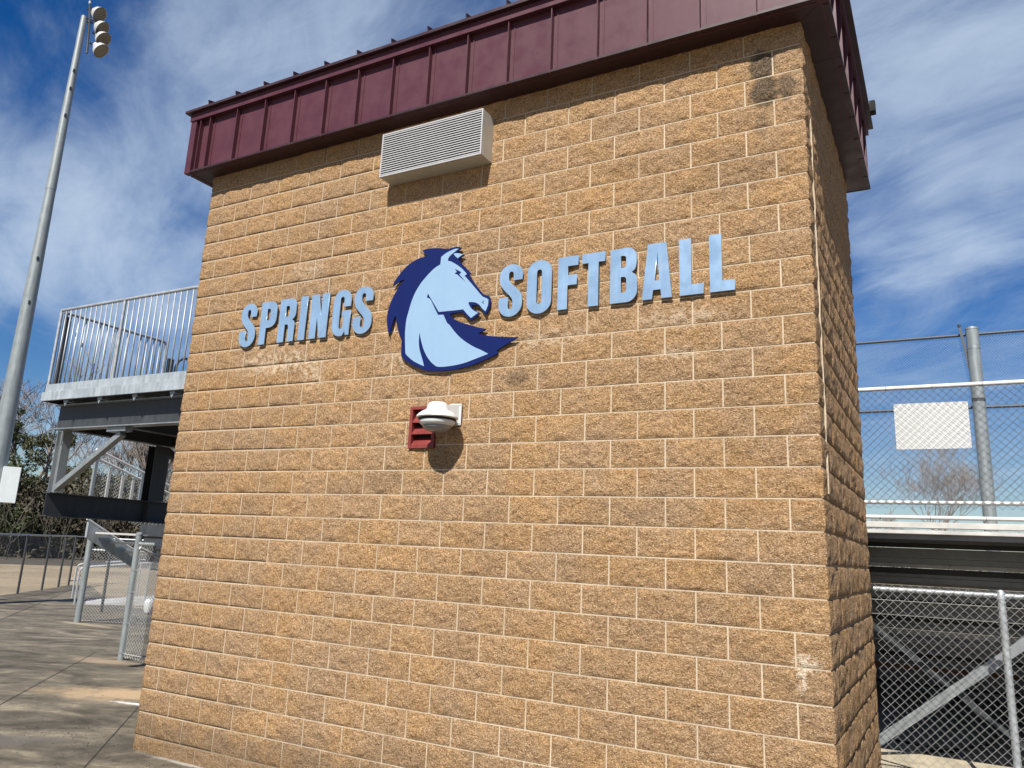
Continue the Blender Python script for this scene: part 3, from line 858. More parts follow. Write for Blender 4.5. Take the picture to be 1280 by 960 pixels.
HORSE_LIGHT = [(3.287, 2.286), (3.253, 2.29), (3.216, 2.283), (3.162, 2.265), (3.113, 2.237), (3.109, 2.169), (3.055, 2.144), (3.01, 2.111), (2.966, 2.072), (2.925, 2.03), (2.894, 1.989), (2.863, 1.939), (2.837, 1.878), (2.818, 1.815), (2.804, 1.756), (2.795, 1.721), (2.789, 1.654), (2.789, 1.579), (2.796, 1.504), (2.806, 1.422), (2.815, 1.393), (2.862, 1.352), (2.899, 1.326), (2.935, 1.307), (2.975, 1.288), (3.013, 1.273), (2.993, 1.326), (2.971, 1.379), (2.954, 1.424), (2.944, 1.469), (2.94, 1.52), (2.943, 1.575), (2.96, 1.511), (2.977, 1.466), (2.998, 1.416), (3.033, 1.359), (3.061, 1.324), (3.093, 1.293), (3.141, 1.261), (3.191, 1.254), (3.241, 1.254), (3.33, 1.259), (3.417, 1.272), (3.501, 1.294), (3.571, 1.313), (3.633, 1.33), (3.56, 1.369), (3.503, 1.395), (3.453, 1.424), (3.412, 1.45), (3.369, 1.481), (3.326, 1.519), (3.286, 1.561), (3.242, 1.612), (3.217, 1.633), (3.195, 1.671), (3.174, 1.709), (3.12, 1.712), (3.085, 1.77), (3.033, 1.857), (3.009, 1.876), (2.992, 1.881), (3.0, 1.919), (3.029, 1.875), (3.082, 1.8), (3.125, 1.738), (3.255, 1.735), (3.37, 1.734), (3.369, 1.734), (3.412, 1.687), (3.451, 1.65), (3.482, 1.669), (3.516, 1.688), (3.475, 1.711), (3.443, 1.738), (3.421, 1.773), (3.418, 1.79), (3.446, 1.789), (3.479, 1.782), (3.508, 1.768), (3.529, 1.751), (3.554, 1.721), (3.586, 1.693), (3.598, 1.72), (3.608, 1.751), (3.608, 1.794), (3.581, 1.81), (3.552, 1.824), (3.505, 1.875), (3.453, 1.933), (3.409, 1.982), (3.363, 2.031), (3.386, 2.043), (3.345, 2.087), (3.292, 2.132), (3.248, 2.161), (3.215, 2.181), (3.184, 2.191), (3.189, 2.215), (3.207, 2.235), (3.235, 2.254)]
HORSE_EAR = [(3.238, 2.247), (3.259, 2.249), (3.293, 2.243), (3.334, 2.227), (3.311, 2.216), (3.283, 2.2), (3.256, 2.224)]
HORSE_EYE = [(3.26, 2.108), (3.295, 2.088), (3.33, 2.067), (3.31, 2.051), (3.346, 2.009), (3.381, 1.973), (3.334, 2.011), (3.289, 2.052), (3.259, 2.064), (3.283, 2.077)]
HORSE_NOS = [(3.57, 1.796), (3.547, 1.775), (3.57, 1.756), (3.561, 1.776)]
def smooth_loop(l, n=3, ang=38):
    out = []; N = len(l)
    def sharp(i):
        a = Vector(l[i]) - Vector(l[i - 1]); b = Vector(l[(i + 1) % N]) - Vector(l[i])
        return a.length < 1e-6 or b.length < 1e-6 or math.degrees(a.angle(b)) > ang
    sh = [sharp(i) for i in range(N)]
    for i in range(N):
        p1 = Vector(l[i]); p2 = Vector(l[(i + 1) % N])
        m1 = (p2 - p1) if sh[i] else (p2 - Vector(l[i - 1])) * .5
        m2 = (p2 - p1) if sh[(i + 1) % N] else (Vector(l[(i + 2) % N]) - p1) * .5
        L = (p2 - p1).length
        if m1.length > L: m1 = m1.normalized() * L
        if m2.length > L: m2 = m2.normalized() * L
        for k in range(n):
            t = k / n
            q = p1 * (2 * t ** 3 - 3 * t * t + 1) + m1 * (t ** 3 - 2 * t * t + t) + p2 * (-2 * t ** 3 + 3 * t * t) + m2 * (t ** 3 - t * t)
            out.append((q.x, q.y))
    return out
horse = thing('horse_head_emblem', 'navy and light blue horse head emblem with flowing mane between the words SPRINGS and SOFTBALL', 'emblem', (3.0, -.035, 1.24))
plate('mane', [smooth_loop(HORSE_NAVY)], -.038, .010, M_NAVY, horse, .001)
plate('face', [smooth_loop(HORSE_LIGHT), HORSE_EYE, HORSE_NOS], -.0405, .002, M_SKYBL, horse, .0003)
plate('ear', [smooth_loop(HORSE_EAR)], -.0405, .002, M_SKYBL, horse, .0003)
m2 = MB()
for x, z in ((2.75, 1.6), (3.1, 1.4), (3.1, 2.0), (3.4, 1.8), (2.95, 1.9)): m2.box(x - .01, x + .01, -.0275, -.0, z - .01, z + .01)
m2.build('standoffs', M_NAVY, horse)
# ------------------------------------------------------------------ chain link
def chainlink(A, Bv, Cv, Dv, pitch, r, woven=.004, n=3):
    """wires over the quad A (low start) B (low end) C (top end) D (top start)"""
    A, Bv, Cv, Dv = map(Vector, (A, Bv, Cv, Dv))
    L = (Bv - A).length; Hh = (Dv - A).length
    nu = max(2, int(round(L / (pitch / 2)))); nv = max(2, int(round(Hh / (pitch / 2))))
    nrm = (Bv - A).cross(Dv - A).normalized()
    i = np.arange(nu)[:, None]; j = np.arange(nv + 1)[None, :]
    side = ((i + j) % 2)
    u = (i + side) / nu; v = np.broadcast_to(j / nv, u.shape)
    a, b, c, d = (np.array(x) for x in (A, Bv, Cv, Dv))
    P = ((1 - u) * (1 - v))[..., None] * a + (u * (1 - v))[..., None] * b + (u * v)[..., None] * c + ((1 - u) * v)[..., None] * d
    P = P + (np.where(side == 1, woven, -woven) * np.where(i % 2 == 0, 1, 1))[..., None] * np.array(nrm)
    up = np.array((Dv - A).normalized()); al = np.array((Bv - A).normalized()); nn = np.array(nrm)
    offs = [nn * r, (-nn * .5 + al * .866) * r, (-nn * .5 - al * .866) * r] if n == 3 else [al * r, -al * r]
    if n == 3: offs = [o * 1.0 for o in offs]
    K = len(offs)
    V = np.stack([P + o for o in offs], axis=2).reshape(-1, 3)
    idx = np.arange(nu * (nv + 1) * K).reshape(nu, nv + 1, K)
    fs = []
    for k in range(K if K > 2 else 1):
        k2 = (k + 1) % K
        fs.append(np.stack([idx[:, :-1, k], idx[:, :-1, k2], idx[:, 1:, k2], idx[:, 1:, k]], axis=-1).reshape(-1, 4))
    return V, np.concatenate(fs)
def np_mesh(name, V, Fq, m, origin):
    me = bpy.data.meshes.new(name)
    V = (V - np.array(origin)).astype(np.float32)
    me.vertices.add(len(V)); me.vertices.foreach_set('co', V.ravel())
    me.loops.add(Fq.size); me.loops.foreach_set('vertex_index', Fq.ravel().astype(np.int32))
    k = Fq.shape[1]
    me.polygons.add(len(Fq)); me.polygons.foreach_set('loop_start', np.arange(0, Fq.size, k, dtype=np.int32))
    me.materials.append(m); me.update(calc_edges=True)
    return me
def mesh_part(parent, quad, pitch, r, m, n=3, woven=.004, name='chain_link_mesh'):
    V, Fq = chainlink(*quad, pitch, r, woven, n)
    return link(name, np_mesh(name, V, Fq, m, LOC[parent.name]), parent, LOC[parent.name], kind='stuff')

# ------------------------------------------------------------------ right: low fence by the tower
f = thing('chain_link_fence', 'chain link fence right of the tower before the dark space under the bleachers', 'fence', (8.2, 2.75, GZ))
MB().tube([(6.13, 2.75, -.375), (10.6, 2.75, -.375)], .021, 10).build('top_rail', M_BAL, f, smooth=True)
for x in (7.10, 9.6):
    MB().tube([(x, 2.75, GZ), (x, 2.75, -.40)], .030, 12).build('post', M_BAL, f, smooth=True)
    MB().lathe([(0, .05), (.02, .045), (.034, .02), (.034, -.03), (.03, -.03)], (x, 2.75, -.375), n=14).build('post_cap', M_BAL, f, smooth=True)
mesh_part(f, ((6.14, 2.72, GZ + .04), (10.6, 2.72, GZ + .04), (10.6, 2.72, -.335), (6.14, 2.72, -.335)), .0718, .0026, M_WIRE)
m2 = MB()
for x in (6.5, 6.85, 7.45, 7.8, 8.2): m2.tube([(x + .03 * math.cos(t * .7), 2.75, -.375 + .027 * math.sin(t * .7) * 1.0) if 0 else (x, 2.75 + .026 * math.cos(t * .7), -.375 + .026 * math.sin(t * .7)) for t in range(10)], .0022, 4)
m2.build('tie_wires', M_WIRE, f)

# ------------------------------------------------------------------ right: bleachers seen from behind
bl = thing('bleachers', 'aluminium bleachers seen from behind right of the tower, dark underneath', 'bleachers', (12, 6, GZ))
BX0, BX1 = 4.6, 22.0
# rear edge beams of the top walkway
MB().box(BX0, BX1, 3.10, 3.16, .182, .238).build('walkway_edge', M_ALU, bl, bevel=.004)
MB().box(BX0, BX1, 3.102, 3.16, .128, .162).build('walkway_edge', M_ALU, bl, bevel=.004)
# walkway planks (underside seen) and seat rows going down and away
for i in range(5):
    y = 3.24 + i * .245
    MB().box(BX0, BX1, y, y + .244, .145 - .004 * (i % 2), .175).build('walkway_plank', (M_PLANKL, M_STRIPE_CABLE)[i % 2], bl, bevel=.004)  # alternating tones put bounce light and shade into the plank colour
    for dy in (.002, .120, .228): MB().box(BX0, BX1, y + dy, y + dy + .012, .085, .1405).build('plank_lip', M_STRIPE_CABLE if dy > .2 else M_PLANK, bl)
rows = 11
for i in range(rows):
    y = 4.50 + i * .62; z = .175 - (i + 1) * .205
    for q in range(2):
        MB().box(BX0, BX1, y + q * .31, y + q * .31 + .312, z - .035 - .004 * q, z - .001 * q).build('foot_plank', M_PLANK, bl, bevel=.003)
    for q in (.004, .150, .300, .460): MB().box(BX0, BX1, y + q, y + q + .012, z - .095, z - .0395).build('plank_lip', M_STRIPE_CABLE if q in (.150, .460) else M_PLANK, bl)
    for k in range(3): MB().box(BX0, BX1, y - .012 - .012 * (k % 2), y + .001 , z - .002 + k * .0705, z + .064 + k * .0705).build('riser_board', (M_PLANK, M_STRIPE_CABLE, M_PLANKL)[(k + i) % 3], bl, bevel=.003)  # board tones alternate to paint the light and shade stripes
    if i > 2: MB().box(BX0, BX1, y + .05, y + .30, z + .40, z + .44).build('seat_plank', M_ALU, bl, bevel=.004)
# stringers, columns and cross braces of the rear frame
def angle(mb_, a, b, w=.075, t=.008, up=(0, -1, 0)):
    a = Vector(a); b = Vector(b); d = (b - a).normalized(); n = Vector(up); s = d.cross(n).normalized()
    mb_.bar(a, b, w, t, n); mb_.bar(a + s * (w / 2 - t / 2) - n * (w / 2 + t / 2 + .0005), b + s * (w / 2 - t / 2) - n * (w / 2 + t / 2 + .0005), t, w, n)
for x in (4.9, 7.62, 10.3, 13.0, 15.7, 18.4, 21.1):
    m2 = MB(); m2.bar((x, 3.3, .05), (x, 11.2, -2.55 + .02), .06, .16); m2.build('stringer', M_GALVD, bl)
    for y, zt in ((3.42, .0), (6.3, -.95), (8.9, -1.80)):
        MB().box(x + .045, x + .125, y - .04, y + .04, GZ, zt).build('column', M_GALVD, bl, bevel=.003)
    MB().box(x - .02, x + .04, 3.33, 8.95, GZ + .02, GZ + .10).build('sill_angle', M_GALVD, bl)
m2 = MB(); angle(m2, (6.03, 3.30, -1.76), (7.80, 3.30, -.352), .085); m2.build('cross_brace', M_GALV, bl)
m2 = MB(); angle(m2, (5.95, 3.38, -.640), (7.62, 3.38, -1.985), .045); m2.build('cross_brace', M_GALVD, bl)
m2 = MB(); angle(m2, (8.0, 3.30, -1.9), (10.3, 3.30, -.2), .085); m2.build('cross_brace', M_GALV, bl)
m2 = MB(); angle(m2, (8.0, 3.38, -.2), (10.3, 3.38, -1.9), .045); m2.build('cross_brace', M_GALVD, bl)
# far front edge under the rows with a rusty angle
MB().box(BX0, BX1, 8.6, 8.66, -1.62, -1.56).build('front_angle', M_RUST, bl)
# skirt added at the field side to keep light off the underside
MB().box(BX0, BX1, 11.30, 11.33, GZ, -1.4).build('light_block_skirt', M_PLANK, bl)

g = thing('walkway_guard_rail', 'white pipe guard rail with chain link along the top of the bleachers', 'railing', (12, 3.1, .25))
for z, r in ((1.517, .021), (.417, .019), (.280, .019)):
    MB().tube([(BX0, 3.1, z), (BX1, 3.1, z)], r, 10).build('rail_pipe', M_ALUB, g, smooth=True)
for x in (5.2, 8.35, 11.2, 14.2, 17.2):
    MB().tube([(x, 3.14, .15), (x, 3.14, 1.5)], .022, 10).build('guard_post', M_ALUB, g, smooth=True)
mesh_part(g, ((5.4, 3.07, .36), (12.0, 3.07, .36), (12.0, 3.07, 1.50), (5.4, 3.07, 1.50)), .0718, .0036, M_WIREG)
m2 = MB()
for x in (6.32, 6.72, 7.13): m2.tube([(x, 3.1 + .025 * math.cos(t * .7), 1.517 + .025 * math.sin(t * .7)) for t in range(10)], .0025, 4)
for x in (6.20, 6.62, 7.06): m2.tube([(x, 3.1 + .023 * math.cos(t * .7), .28 + .023 * math.sin(t * .7)) for t in range(10)], .0025, 4)
m2.build('tie_wires', M_WIRED, g)
bo_ = MB().box(6.379, 7.0, 3.092, 3.097, .917, 1.358)
bo_.build('blank_board', M_SIGN, None, bevel=.001, label='blank white rectangular board tied to the back of the chain link guard rail', cat='board')
tb = bpy.data.objects['blank_board']

# ------------------------------------------------------------------ right: tall backstop beyond
bs = thing('backstop_fence', 'tall fine-mesh backstop with a thick steel post rising behind the bleacher guard rail', 'fence', (7.4, 11.6, GZ))
MB().tube([(7.40, 11.5, GZ), (7.40, 11.5, 4.30)], .108, 20).build('post', M_POLE, bs, smooth=True)
MB().lathe([(0, .03), (.07, .028), (.112, .012), (.114, -.03), (.109, -.03)], (7.40, 11.5, 4.31), n=20).build('post_cap', M_GALV, bs, smooth=True)
MB().lathe([(.112, .03), (.112, -.03)], (7.40, 11.5, 3.93), n=20).build('post_band', M_GALV, bs, smooth=True)
MB().lathe([(.112, .03), (.112, -.03)], (7.40, 11.5, 2.93), n=20).build('post_band', M_GALVD, bs, smooth=True)
for x in (-1.0, 15.8): MB().tube([(x, 11.5, GZ), (x, 11.5, 4.30)], .108, 16).build('post', M_POLE, bs, smooth=True)
for z in (4.215, 2.81): MB().tube([(-1, 11.64, z), (16, 11.64, z + .02)], .027, 8).build('rail_pipe', M_GALVD, bs, smooth=True)
MB().bar((7.20, 11.56, 4.40), (7.34, 11.50, 3.30), .045, .03, (0, -1, 0)).build('brace_strap', M_GALVD, bs)
m2 = MB(); m2.lathe([(0, .03), (.03, .02), (.03, -.03), (0, -.03)], (7.20, 11.56, 4.40), n=8); m2.build('clamp', M_GALVD, bs)
mesh_part(bs, ((-1, 11.66, -1.9), (16, 11.66, -1.9), (16, 11.66, 4.21), (-1, 11.66, 4.21)), .052, .0017, M_WIRED, n=2)

# ------------------------------------------------------------------ left: raised platform
pf = thing('viewing_platform', 'raised galvanised steel platform with balustrade on an I-beam frame, left of the tower', 'platform', (-2.4, 2.2, GZ))
PX0, PY0, ZD = -3.9, .85, 1.72
PX1 = -1.02
MB().box(PX0, PX1, PY0, PY0 + .006, 1.612, ZD).build('edge_plate', M_GALVL, pf)
MB().box(PX0 - .02, PX1, PY0 - .03, PY0 - .001, 1.486, 1.609).build('edge_channel', M_GALVL, pf, bevel=.003)
MB().box(PX0 - .022, PX0 - .002, PY0 + .001, 3.7, 1.486, ZD).build('edge_plate', M_GALVD, pf)
for i in range(8):
    y = PY0 + .012 + i * .355
    MB().box(PX0 + .002, PX1 - .01, y, y + .345, 1.66, 1.705).build('deck_plank', M_GALVD, pf, bevel=.002)
for x in (-3.42, -2.70, -2.0, -1.30):
    m2 = MB(); m2.box(x, x + .008, PY0 + .02, 3.6, 1.455, 1.655); m2.box(x + .0085, x + .06, PY0 + .02, 3.6, 1.455, 1.463); m2.add([(x - .05, PY0 + .015, 1.484), (x + .06, PY0 + .015, 1.484), (x - .0, PY0 + .015, 1.40), (x - .05, PY0 + .022, 1.484), (x + .06, PY0 + .022, 1.484), (x - .0, PY0 + .022, 1.40)], [(0, 2, 1), (3, 4, 5), (0, 1, 4, 3), (1, 2, 5, 4), (2, 0, 3, 5)]); m2.build('joist', M_GALV, pf)
def ibeam(name, a, b, h, w, m, tw=.01, tf=.014, split=True, mf=None):
    a = Vector(a); b = Vector(b); up = Vector((0, 0, 1))
    m2 = MB(); m2.bar(a, b, tw, h - 2 * tf - .001); o = m2.build(name, m, pf)
    for s in (1, -1):
        m3 = MB(); m3.bar(a + up * s * (h / 2 - tf / 2), b + up * s * (h / 2 - tf / 2), w, tf); m3.build('beam_flange', mf or m, pf)
ibeam('beam_web', (PX0 + .10, 1.05, 1.285), (PX1 + .02, 1.05, 1.285), .338, .16, M_GALVD, mf=M_GALV)
ibeam('beam_web', (PX0 + .10, 3.3, 1.285), (PX1 + .02, 3.3, 1.285), .338, .16, M_GALVD)
ibeam('beam_web', (-3.80, 1.14, 1.285), (-3.80, 3.29, 1.285), .30, .14, M_GALVD)
ibeam('beam_web', (-2.55, 1.14, 1.285), (-2.55, 3.29, 1.285), .30, .14, M_GALVD)
ibeam('beam_web', (-3.80, 1.06, .12), (-3.80, 6.2, .12), .318, .16, M_GALVD)
def hcol(x, y, z0, z1, w=.16, d=.16, m=None):
    m = m or M_GALVD
    m2 = MB(); m2.box(x - w / 2, x + w / 2, y - .005, y + .005, z0, z1)
    m2.box(x - w / 2 - .010, x - w / 2 - .0005, y - d / 2, y + d / 2, z0, z1); m2.box(x + w / 2 + .0005, x + w / 2 + .010, y - d / 2, y + d / 2, z0, z1)
    m2.build('column', m, pf)
hcol(-3.78, 1.16, .281, 1.115, .13, .12, M_GALV)
hcol(-3.80, 2.72, .281, 1.115, .16, .26)
hcol(-3.80, 4.6, GZ, -.041, .16, .22)
MB().bar((-3.66, 1.10, .33), (-2.44, 1.10, 1.04), .07, .085, (0, -1, 0)).build('knee_brace', M_GALV, pf)
MB().box(-2.66, -2.28, 1.01, 1.12, 1.055, 1.114).build('brace_plate', M_GALV, pf, bevel=.003)
MB().bar((-3.80, 4.0, .33), (-3.80, 2.86, 1.08), .10, .07, (1, 0, 0)).build('knee_brace', M_GALVD, pf)
MB().box(-3.812, -3.788 + .08, 2.60, 2.61, -.025, .265).build('web_stiffener', M_GALVD, pf)
MB().box(-3.70, -3.62, 3.05, 3.06, 1.0, 1.1).build('brace_plate', M_GALVD, pf)
m2 = MB()
for x in (-3.55, -2.9, -2.2): m2.lathe([(0, .012), (.012, .012), (.012, 0)], (x, 1.0, 1.13), n=6)
m2.build('bolts', M_GALVD, pf)
# balustrades
def balustrade(parent, pts, zt, zb, nb, posts, m=M_BAL, rr=.022, rp=.0105):
    a, b = Vector(pts[0]), Vector(pts[1]); d = b - a; L = d.length; dn = d / L
    rc = .07
    tp = [a + Vector((0, 0, zb)), a + Vector((0, 0, zt)), a + dn * .001 + Vector((0, 0, zt))]
    line = [a + Vector((0, 0, zt)), b - dn * rc + Vector((0, 0, zt))]
    for k in range(1, 6):
        t = k / 5 * math.pi / 2
        line.append(b - dn * rc + dn * rc * math.sin(t) + Vector((0, 0, zt - rc + rc * math.cos(t))))
    line.append(b + Vector((0, 0, zb)))
    MB().tube(line, rr, 10).build('top_rail', m, parent, smooth=True)
    for p in posts:
        q = a + d * p
        MB().tube([q + Vector((0, 0, zb)), q + Vector((0, 0, zt - .004))], rr * .98, 10).build('rail_post', m, parent, smooth=True)
    me = MB().tube([(0, 0, zb), (0, 0, zt - .006)], rp, 6).mesh('baluster', m, smooth=True)
    for i in range(1, nb):
        q = a + d * (i / nb)
        if any(abs(i / nb - p) * L < .03 for p in posts): continue
        o = bpy.data.objects.new('baluster', me); COL.objects.link(o); o.parent = parent
        o.location = q - LOC[parent.name]
r1 = thing('balustrade', 'front balustrade of vertical bars along the raised platform facing the viewer', 'railing', (-2.5, .87, ZD))
balustrade(r1, [(PX0 + .02, .87, 0), (-1.06, .87, 0)], 2.788, 1.55, 25, [0, 12 / 25 + .01])
r2 = thing('balustrade', 'side balustrade with curved end on the far left edge of the platform', 'railing', (-3.88, 1.8, ZD))
balustrade(r2, [(-3.885, .91, 0), (-3.885, 2.63, 0)], 2.775, 1.60, 15, [.02, .5])
MB().box(-3.905, -3.865, .93, .99, ZD - .1, 2.72).build('rail_post', M_GALVD, r2)
r3 = thing('stair_handrail', 'dark curved stair handrail at the rear of the platform close to the tower', 'railing', (-3.3, 3.0, ZD))
pts = [(-3.88, 2.86, 1.5), (-3.88, 2.86, 2.42), (-3.88, 2.90, 2.53), (-3.88, 3.0, 2.60), (-3.88, 3.18, 2.60), (-3.88, 3.34, 2.52), (-3.88, 3.6, 2.28), (-3.88, 4.5, 1.40), (-3.88, 4.5, .3)]
MB().tube(pts, .022, 8).build('handrail_pipe', M_GALVD, r3, smooth=True)
MB().box(-3.90, -3.86, 2.70, 2.80, 1.55, 2.53).build('newel_post', M_GALVD, r3)
for y, z in ((3.1, 2.58), (3.35, 2.5), (3.6, 2.27)): MB().tube([(-3.88, y, 1.5 - (y - 3.1)), (-3.88, y, z)], .009, 6).build('baluster', M_GALVD, r3)

# ------------------------------------------------------------------ left: fences at the gap
fb = thing('chain_link_fence', 'chain link fence between a big blue-grey post and the left rear of the tower', 'fence', (-2.4, 3.2, GZ))
MB().tube([(-4.82, 3.36, GZ), (-4.82, 3.36, -.215)], .052, 14).build('gate_post', M_POLE, fb, smooth=True)
MB().lathe([(0, .03), (.03, .025), (.055, .008), (.056, -.02), (.052, -.02)], (-4.82, 3.36, -.21), n=14).build('post_cap', M_POLE, fb, smooth=True)
m2 = MB()
for z in (-2.05, -1.6, -1.12, -.78, -.34): m2.lathe([(.056, .012), (.056, -.012)], (-4.82, 3.36, z), n=14); m2.box(-4.80, -4.70, 3.345, 3.35, z - .01, z + .01)
m2.build('post_bands', M_GALV, fb)
MB().tube([(-4.80, 3.355, -.36), (.05, 2.93, -.36)], .021, 8).build('top_rail', M_BAL, fb, smooth=True)
MB().tube([(-4.80, 3.355, GZ + .10), (.05, 2.93, GZ + .10)], .008, 6).build('tension_rod', M_ALU, fb, smooth=True)
MB().tube([(-4.72, 3.35, GZ + .05), (-4.72, 3.35, -.36)], .008, 6).build('tension_bar', M_BAL, fb, smooth=True)
MB().tube([(-2.4, 3.15, GZ), (-2.4, 3.15, -.36)], .028, 8).build('post', M_BAL, fb, smooth=True)
mesh_part(fb, ((-4.74, 3.33, GZ + .05), (.02, 2.90, GZ + .05), (.02, 2.90, -.33), (-4.74, 3.33, -.33)), .0718, .0034, M_WIRE)

fa = thing('chain_link_fence', 'farther chain link fence running back from a round post beside the path, beyond the gap', 'fence', (-8.4, 7.1, GZ))
MB().tube([(-10.1, 6.10, GZ), (-10.1, 6.10, -.36)], .070, 12).build('gate_post', M_POLE, fa, smooth=True)
MB().lathe([(0, .04), (.05, .03), (.074, .008), (.075, -.03), (.07, -.03)], (-10.1, 6.10, -.36), n=12).build('post_cap', M_POLE, fa, smooth=True)
MB().tube([(-10.1, 6.13, -.60), (-6.4, 8.27, -.60)], .022, 8).build('top_rail', M_BAL, fa, smooth=True)
MB().tube([(-8.2, 7.22, GZ), (-8.2, 7.22, -.6)], .03, 8).build('post', M_BAL, fa, smooth=True)
mesh_part(fa, ((-10.05, 6.13, GZ + .03), (-6.4, 8.25, GZ + .03), (-6.4, 8.25, -.52), (-10.05, 6.13, -.52)), .0718, .0045, M_WIRE)
fp = thing('chain_link_fence', 'third chain link fence alongside the ramp seen through the nearer two', 'fence', (-11.5, 8.6, GZ))
for k in range(4):
    x, y = -12.0 + k * 2.1, 8.0 + k * 1.9
    MB().tube([(x, y, GZ), (x, y, -.35)], .035, 8).build('post', M_GALVD, fp, smooth=True)
MB().tube([(-12.0, 8.0, -.36), (-5.7, 13.7, -.36)], .022, 8).build('top_rail', M_BAL, fp, smooth=True)
mesh_part(fp, ((-12.0, 8.0, GZ + .03), (-5.7, 13.7, GZ + .03), (-5.7, 13.7, -.35), (-12.0, 8.0, -.35)), .0718, .0035, M_WIRED, n=2)

# concrete ramp with rails
rp = thing('access_ramp', 'pale concrete ramp with low white handrails rising behind the fences at left', 'ramp', (-13.5, 11, GZ))
m2 = MB()
m2.add([(-15.6, 9.9, GZ - .01), (-14.2, 8.9, GZ - .01), (-9.2, 15.3, GZ - .01), (-10.6, 16.4, GZ - .01), (-9.2, 15.3, GZ + .75), (-10.6, 16.4, GZ + .75)],
       [(0, 1, 4, 5), (1, 2, 4), (3, 0, 5), (2, 3, 5, 4), (0, 3, 2, 1)])
M_RAMP = simple('pale_ramp_concrete', (.42, .41, .39), .85, 0, .15, 3, .2)
m2.build('ramp_slab', M_RAMP, rp, fix=True)
def loop_rail(x, y, dx, dy, h0, h1, L, name, par, m=M_BAL, z0=GZ):
    p = [(x, y, z0)]
    p += [(x, y, z0 + h0 - .12), (x + dx * .05, y + dy * .05, z0 + h0 - .03), (x + dx * .14, y + dy * .14, z0 + h0)]
    p += [(x + dx * L, y + dy * L, z0 + h1)]
    MB().tube(p, .028, 8).build(name, m, par, smooth=True)
    for k in (0.22, .5, .78, 1.0):
        q = L * k; MB().tube([(x + dx * q, y + dy * q, z0), (x + dx * q, y + dy * q, z0 + h0 + (h1 - h0) * k)], .024, 6).build('rail_post', m, par, smooth=True)
loop_rail(-16.2, 9.95, .615, .788, 1.0, 1.85, 8.0, 'handrail', rp)
loop_rail(-14.25, 8.75, .615, .788, 1.0, 1.85, 8.0, 'handrail', rp)
bt = MB(); bt.lathe([(0, .0), (.09, .02), (.12, .10), (.13, .26), (.10, .33), (.05, .36), (0, .365)], (-11.0, 8.6, GZ + .02), n=12)
bt.build('trash_bag', M_WHITE, None, smooth=True, label='small white bundle on the ground behind the blue-grey gate post', cat='bundle')
cu = MB(); cu.lathe([(0, 0), (.06, 0.01), (.08, .07), (.05, .12), (0, .125)], (-9.55, 6.95, GZ + .005), n=10)
cu.build('paper_cup', M_WHITE, None, smooth=True, label='tiny white paper scrap lying just behind the farther fence', cat='litter')

# stair stringer with white rail, and guard of the left bleachers
sb = thing('left_bleachers', 'aluminium stair side and rails of the left bleachers glimpsed under the platform', 'bleachers', (-7, 4.5, GZ))
m2 = MB(); sl_ = -.494
def strip(mb_, x, y0, y1, z0, h, sl, t=.05):
    z1 = z0 + (y1 - y0) * sl
    vs = [(x + s * t / 2, y, z + k) for s in (-1, 1) for (y, z) in ((y0, z0), (y1, z1)) for k in (0, -h)]
    mb_.add(vs, [(0, 2, 3, 1), (4, 5, 7, 6), (0, 4, 6, 2), (1, 3, 7, 5), (0, 1, 5, 4), (2, 6, 7, 3)])
strip(m2, -6.0, 3.21, 4.28, -.05, .255, sl_); m2.build('stair_stringer', M_GALVL, sb, fix=True)
MB().tube([(-6.05, 3.22, .00), (-6.05, 4.4, -.58)], .02, 8).build('handrail', M_ALUB, sb, smooth=True)
for i in range(5): MB().box(-6.0 + .04, -4.9, 3.35 + i * .3, 3.58 + i * .3, -.24 - i * .149, -.21 - i * .149).build('stair_tread', M_ALU, sb)
for k in range(3): MB().box(-5.35 + .1 * k, -.4, 3.75 + .03 * k, 3.77 + .03 * k, -.24 - .2 * k, -.045 - .2 * k).build('riser_shade_panel', M_GALVD, sb)  # dark panels added to paint the shade under the left bleachers
for i in range(1):
    MB().box(-7.2, -5.9, 5.4 + i * .55, 5.65 + i * .55, -.06 - i * .16, -.02 - i * .16).build('seat_plank', M_ALUB, sb, bevel=.004)
MB().bar((-3.80, 3.6, -.25), (-3.80, 6.4, -1.5), .07, .22).build('stair_stringer', M_GALVD, sb)
for k in range(5): MB().box(-4.42, -.4, 4.2 + .03 * k, 4.23 + .03 * k, -.30 - .26 * k, -.05 - .26 * k).build('riser_shade_panel', M_GALVD, sb)  # further dark panels added for the same bleacher shade
MB().tube([(-4.35, 3.05, -.42), (-4.35, 4.6, -1.0)], .022, 8).build('handrail', M_ALUB, sb, smooth=True)
gu = thing('bleacher_side_guard', 'sloping chain link side guard with two white rails seen through the platform frame', 'railing', (-8, 5.6, .2))
s_ = -.300
def gz(y, z0, y0=4.506): return z0 + s_ * (y - y0)
for z0 in (1.395, 1.235):
    MB().tube([(-8, 4.48, z0 + .006), (-8, 6.9, gz(6.9, z0))], .026, 8).build('rail_pipe', M_ALUB, gu, smooth=True)
for y, w in ((4.52, .06), (5.62, .07)):
    MB().box(-8.03, -7.97, y - w / 2, y + w / 2, .2, gz(y, 1.36)).build('guard_post', M_GALV, gu)
for y in (4.85, 5.17, 5.42): MB().box(-8.02, -7.98, y - .03, y + .03, .2, gz(y, 1.15)).build('guard_post', M_ALU, gu)
mesh_part(gu, ((-8, 4.5, .3), (-8, 6.9, gz(6.9, .3)), (-8, 6.9, gz(6.9, 1.2)), (-8, 4.5, 1.2)), .0718, .0040, M_WIRE)

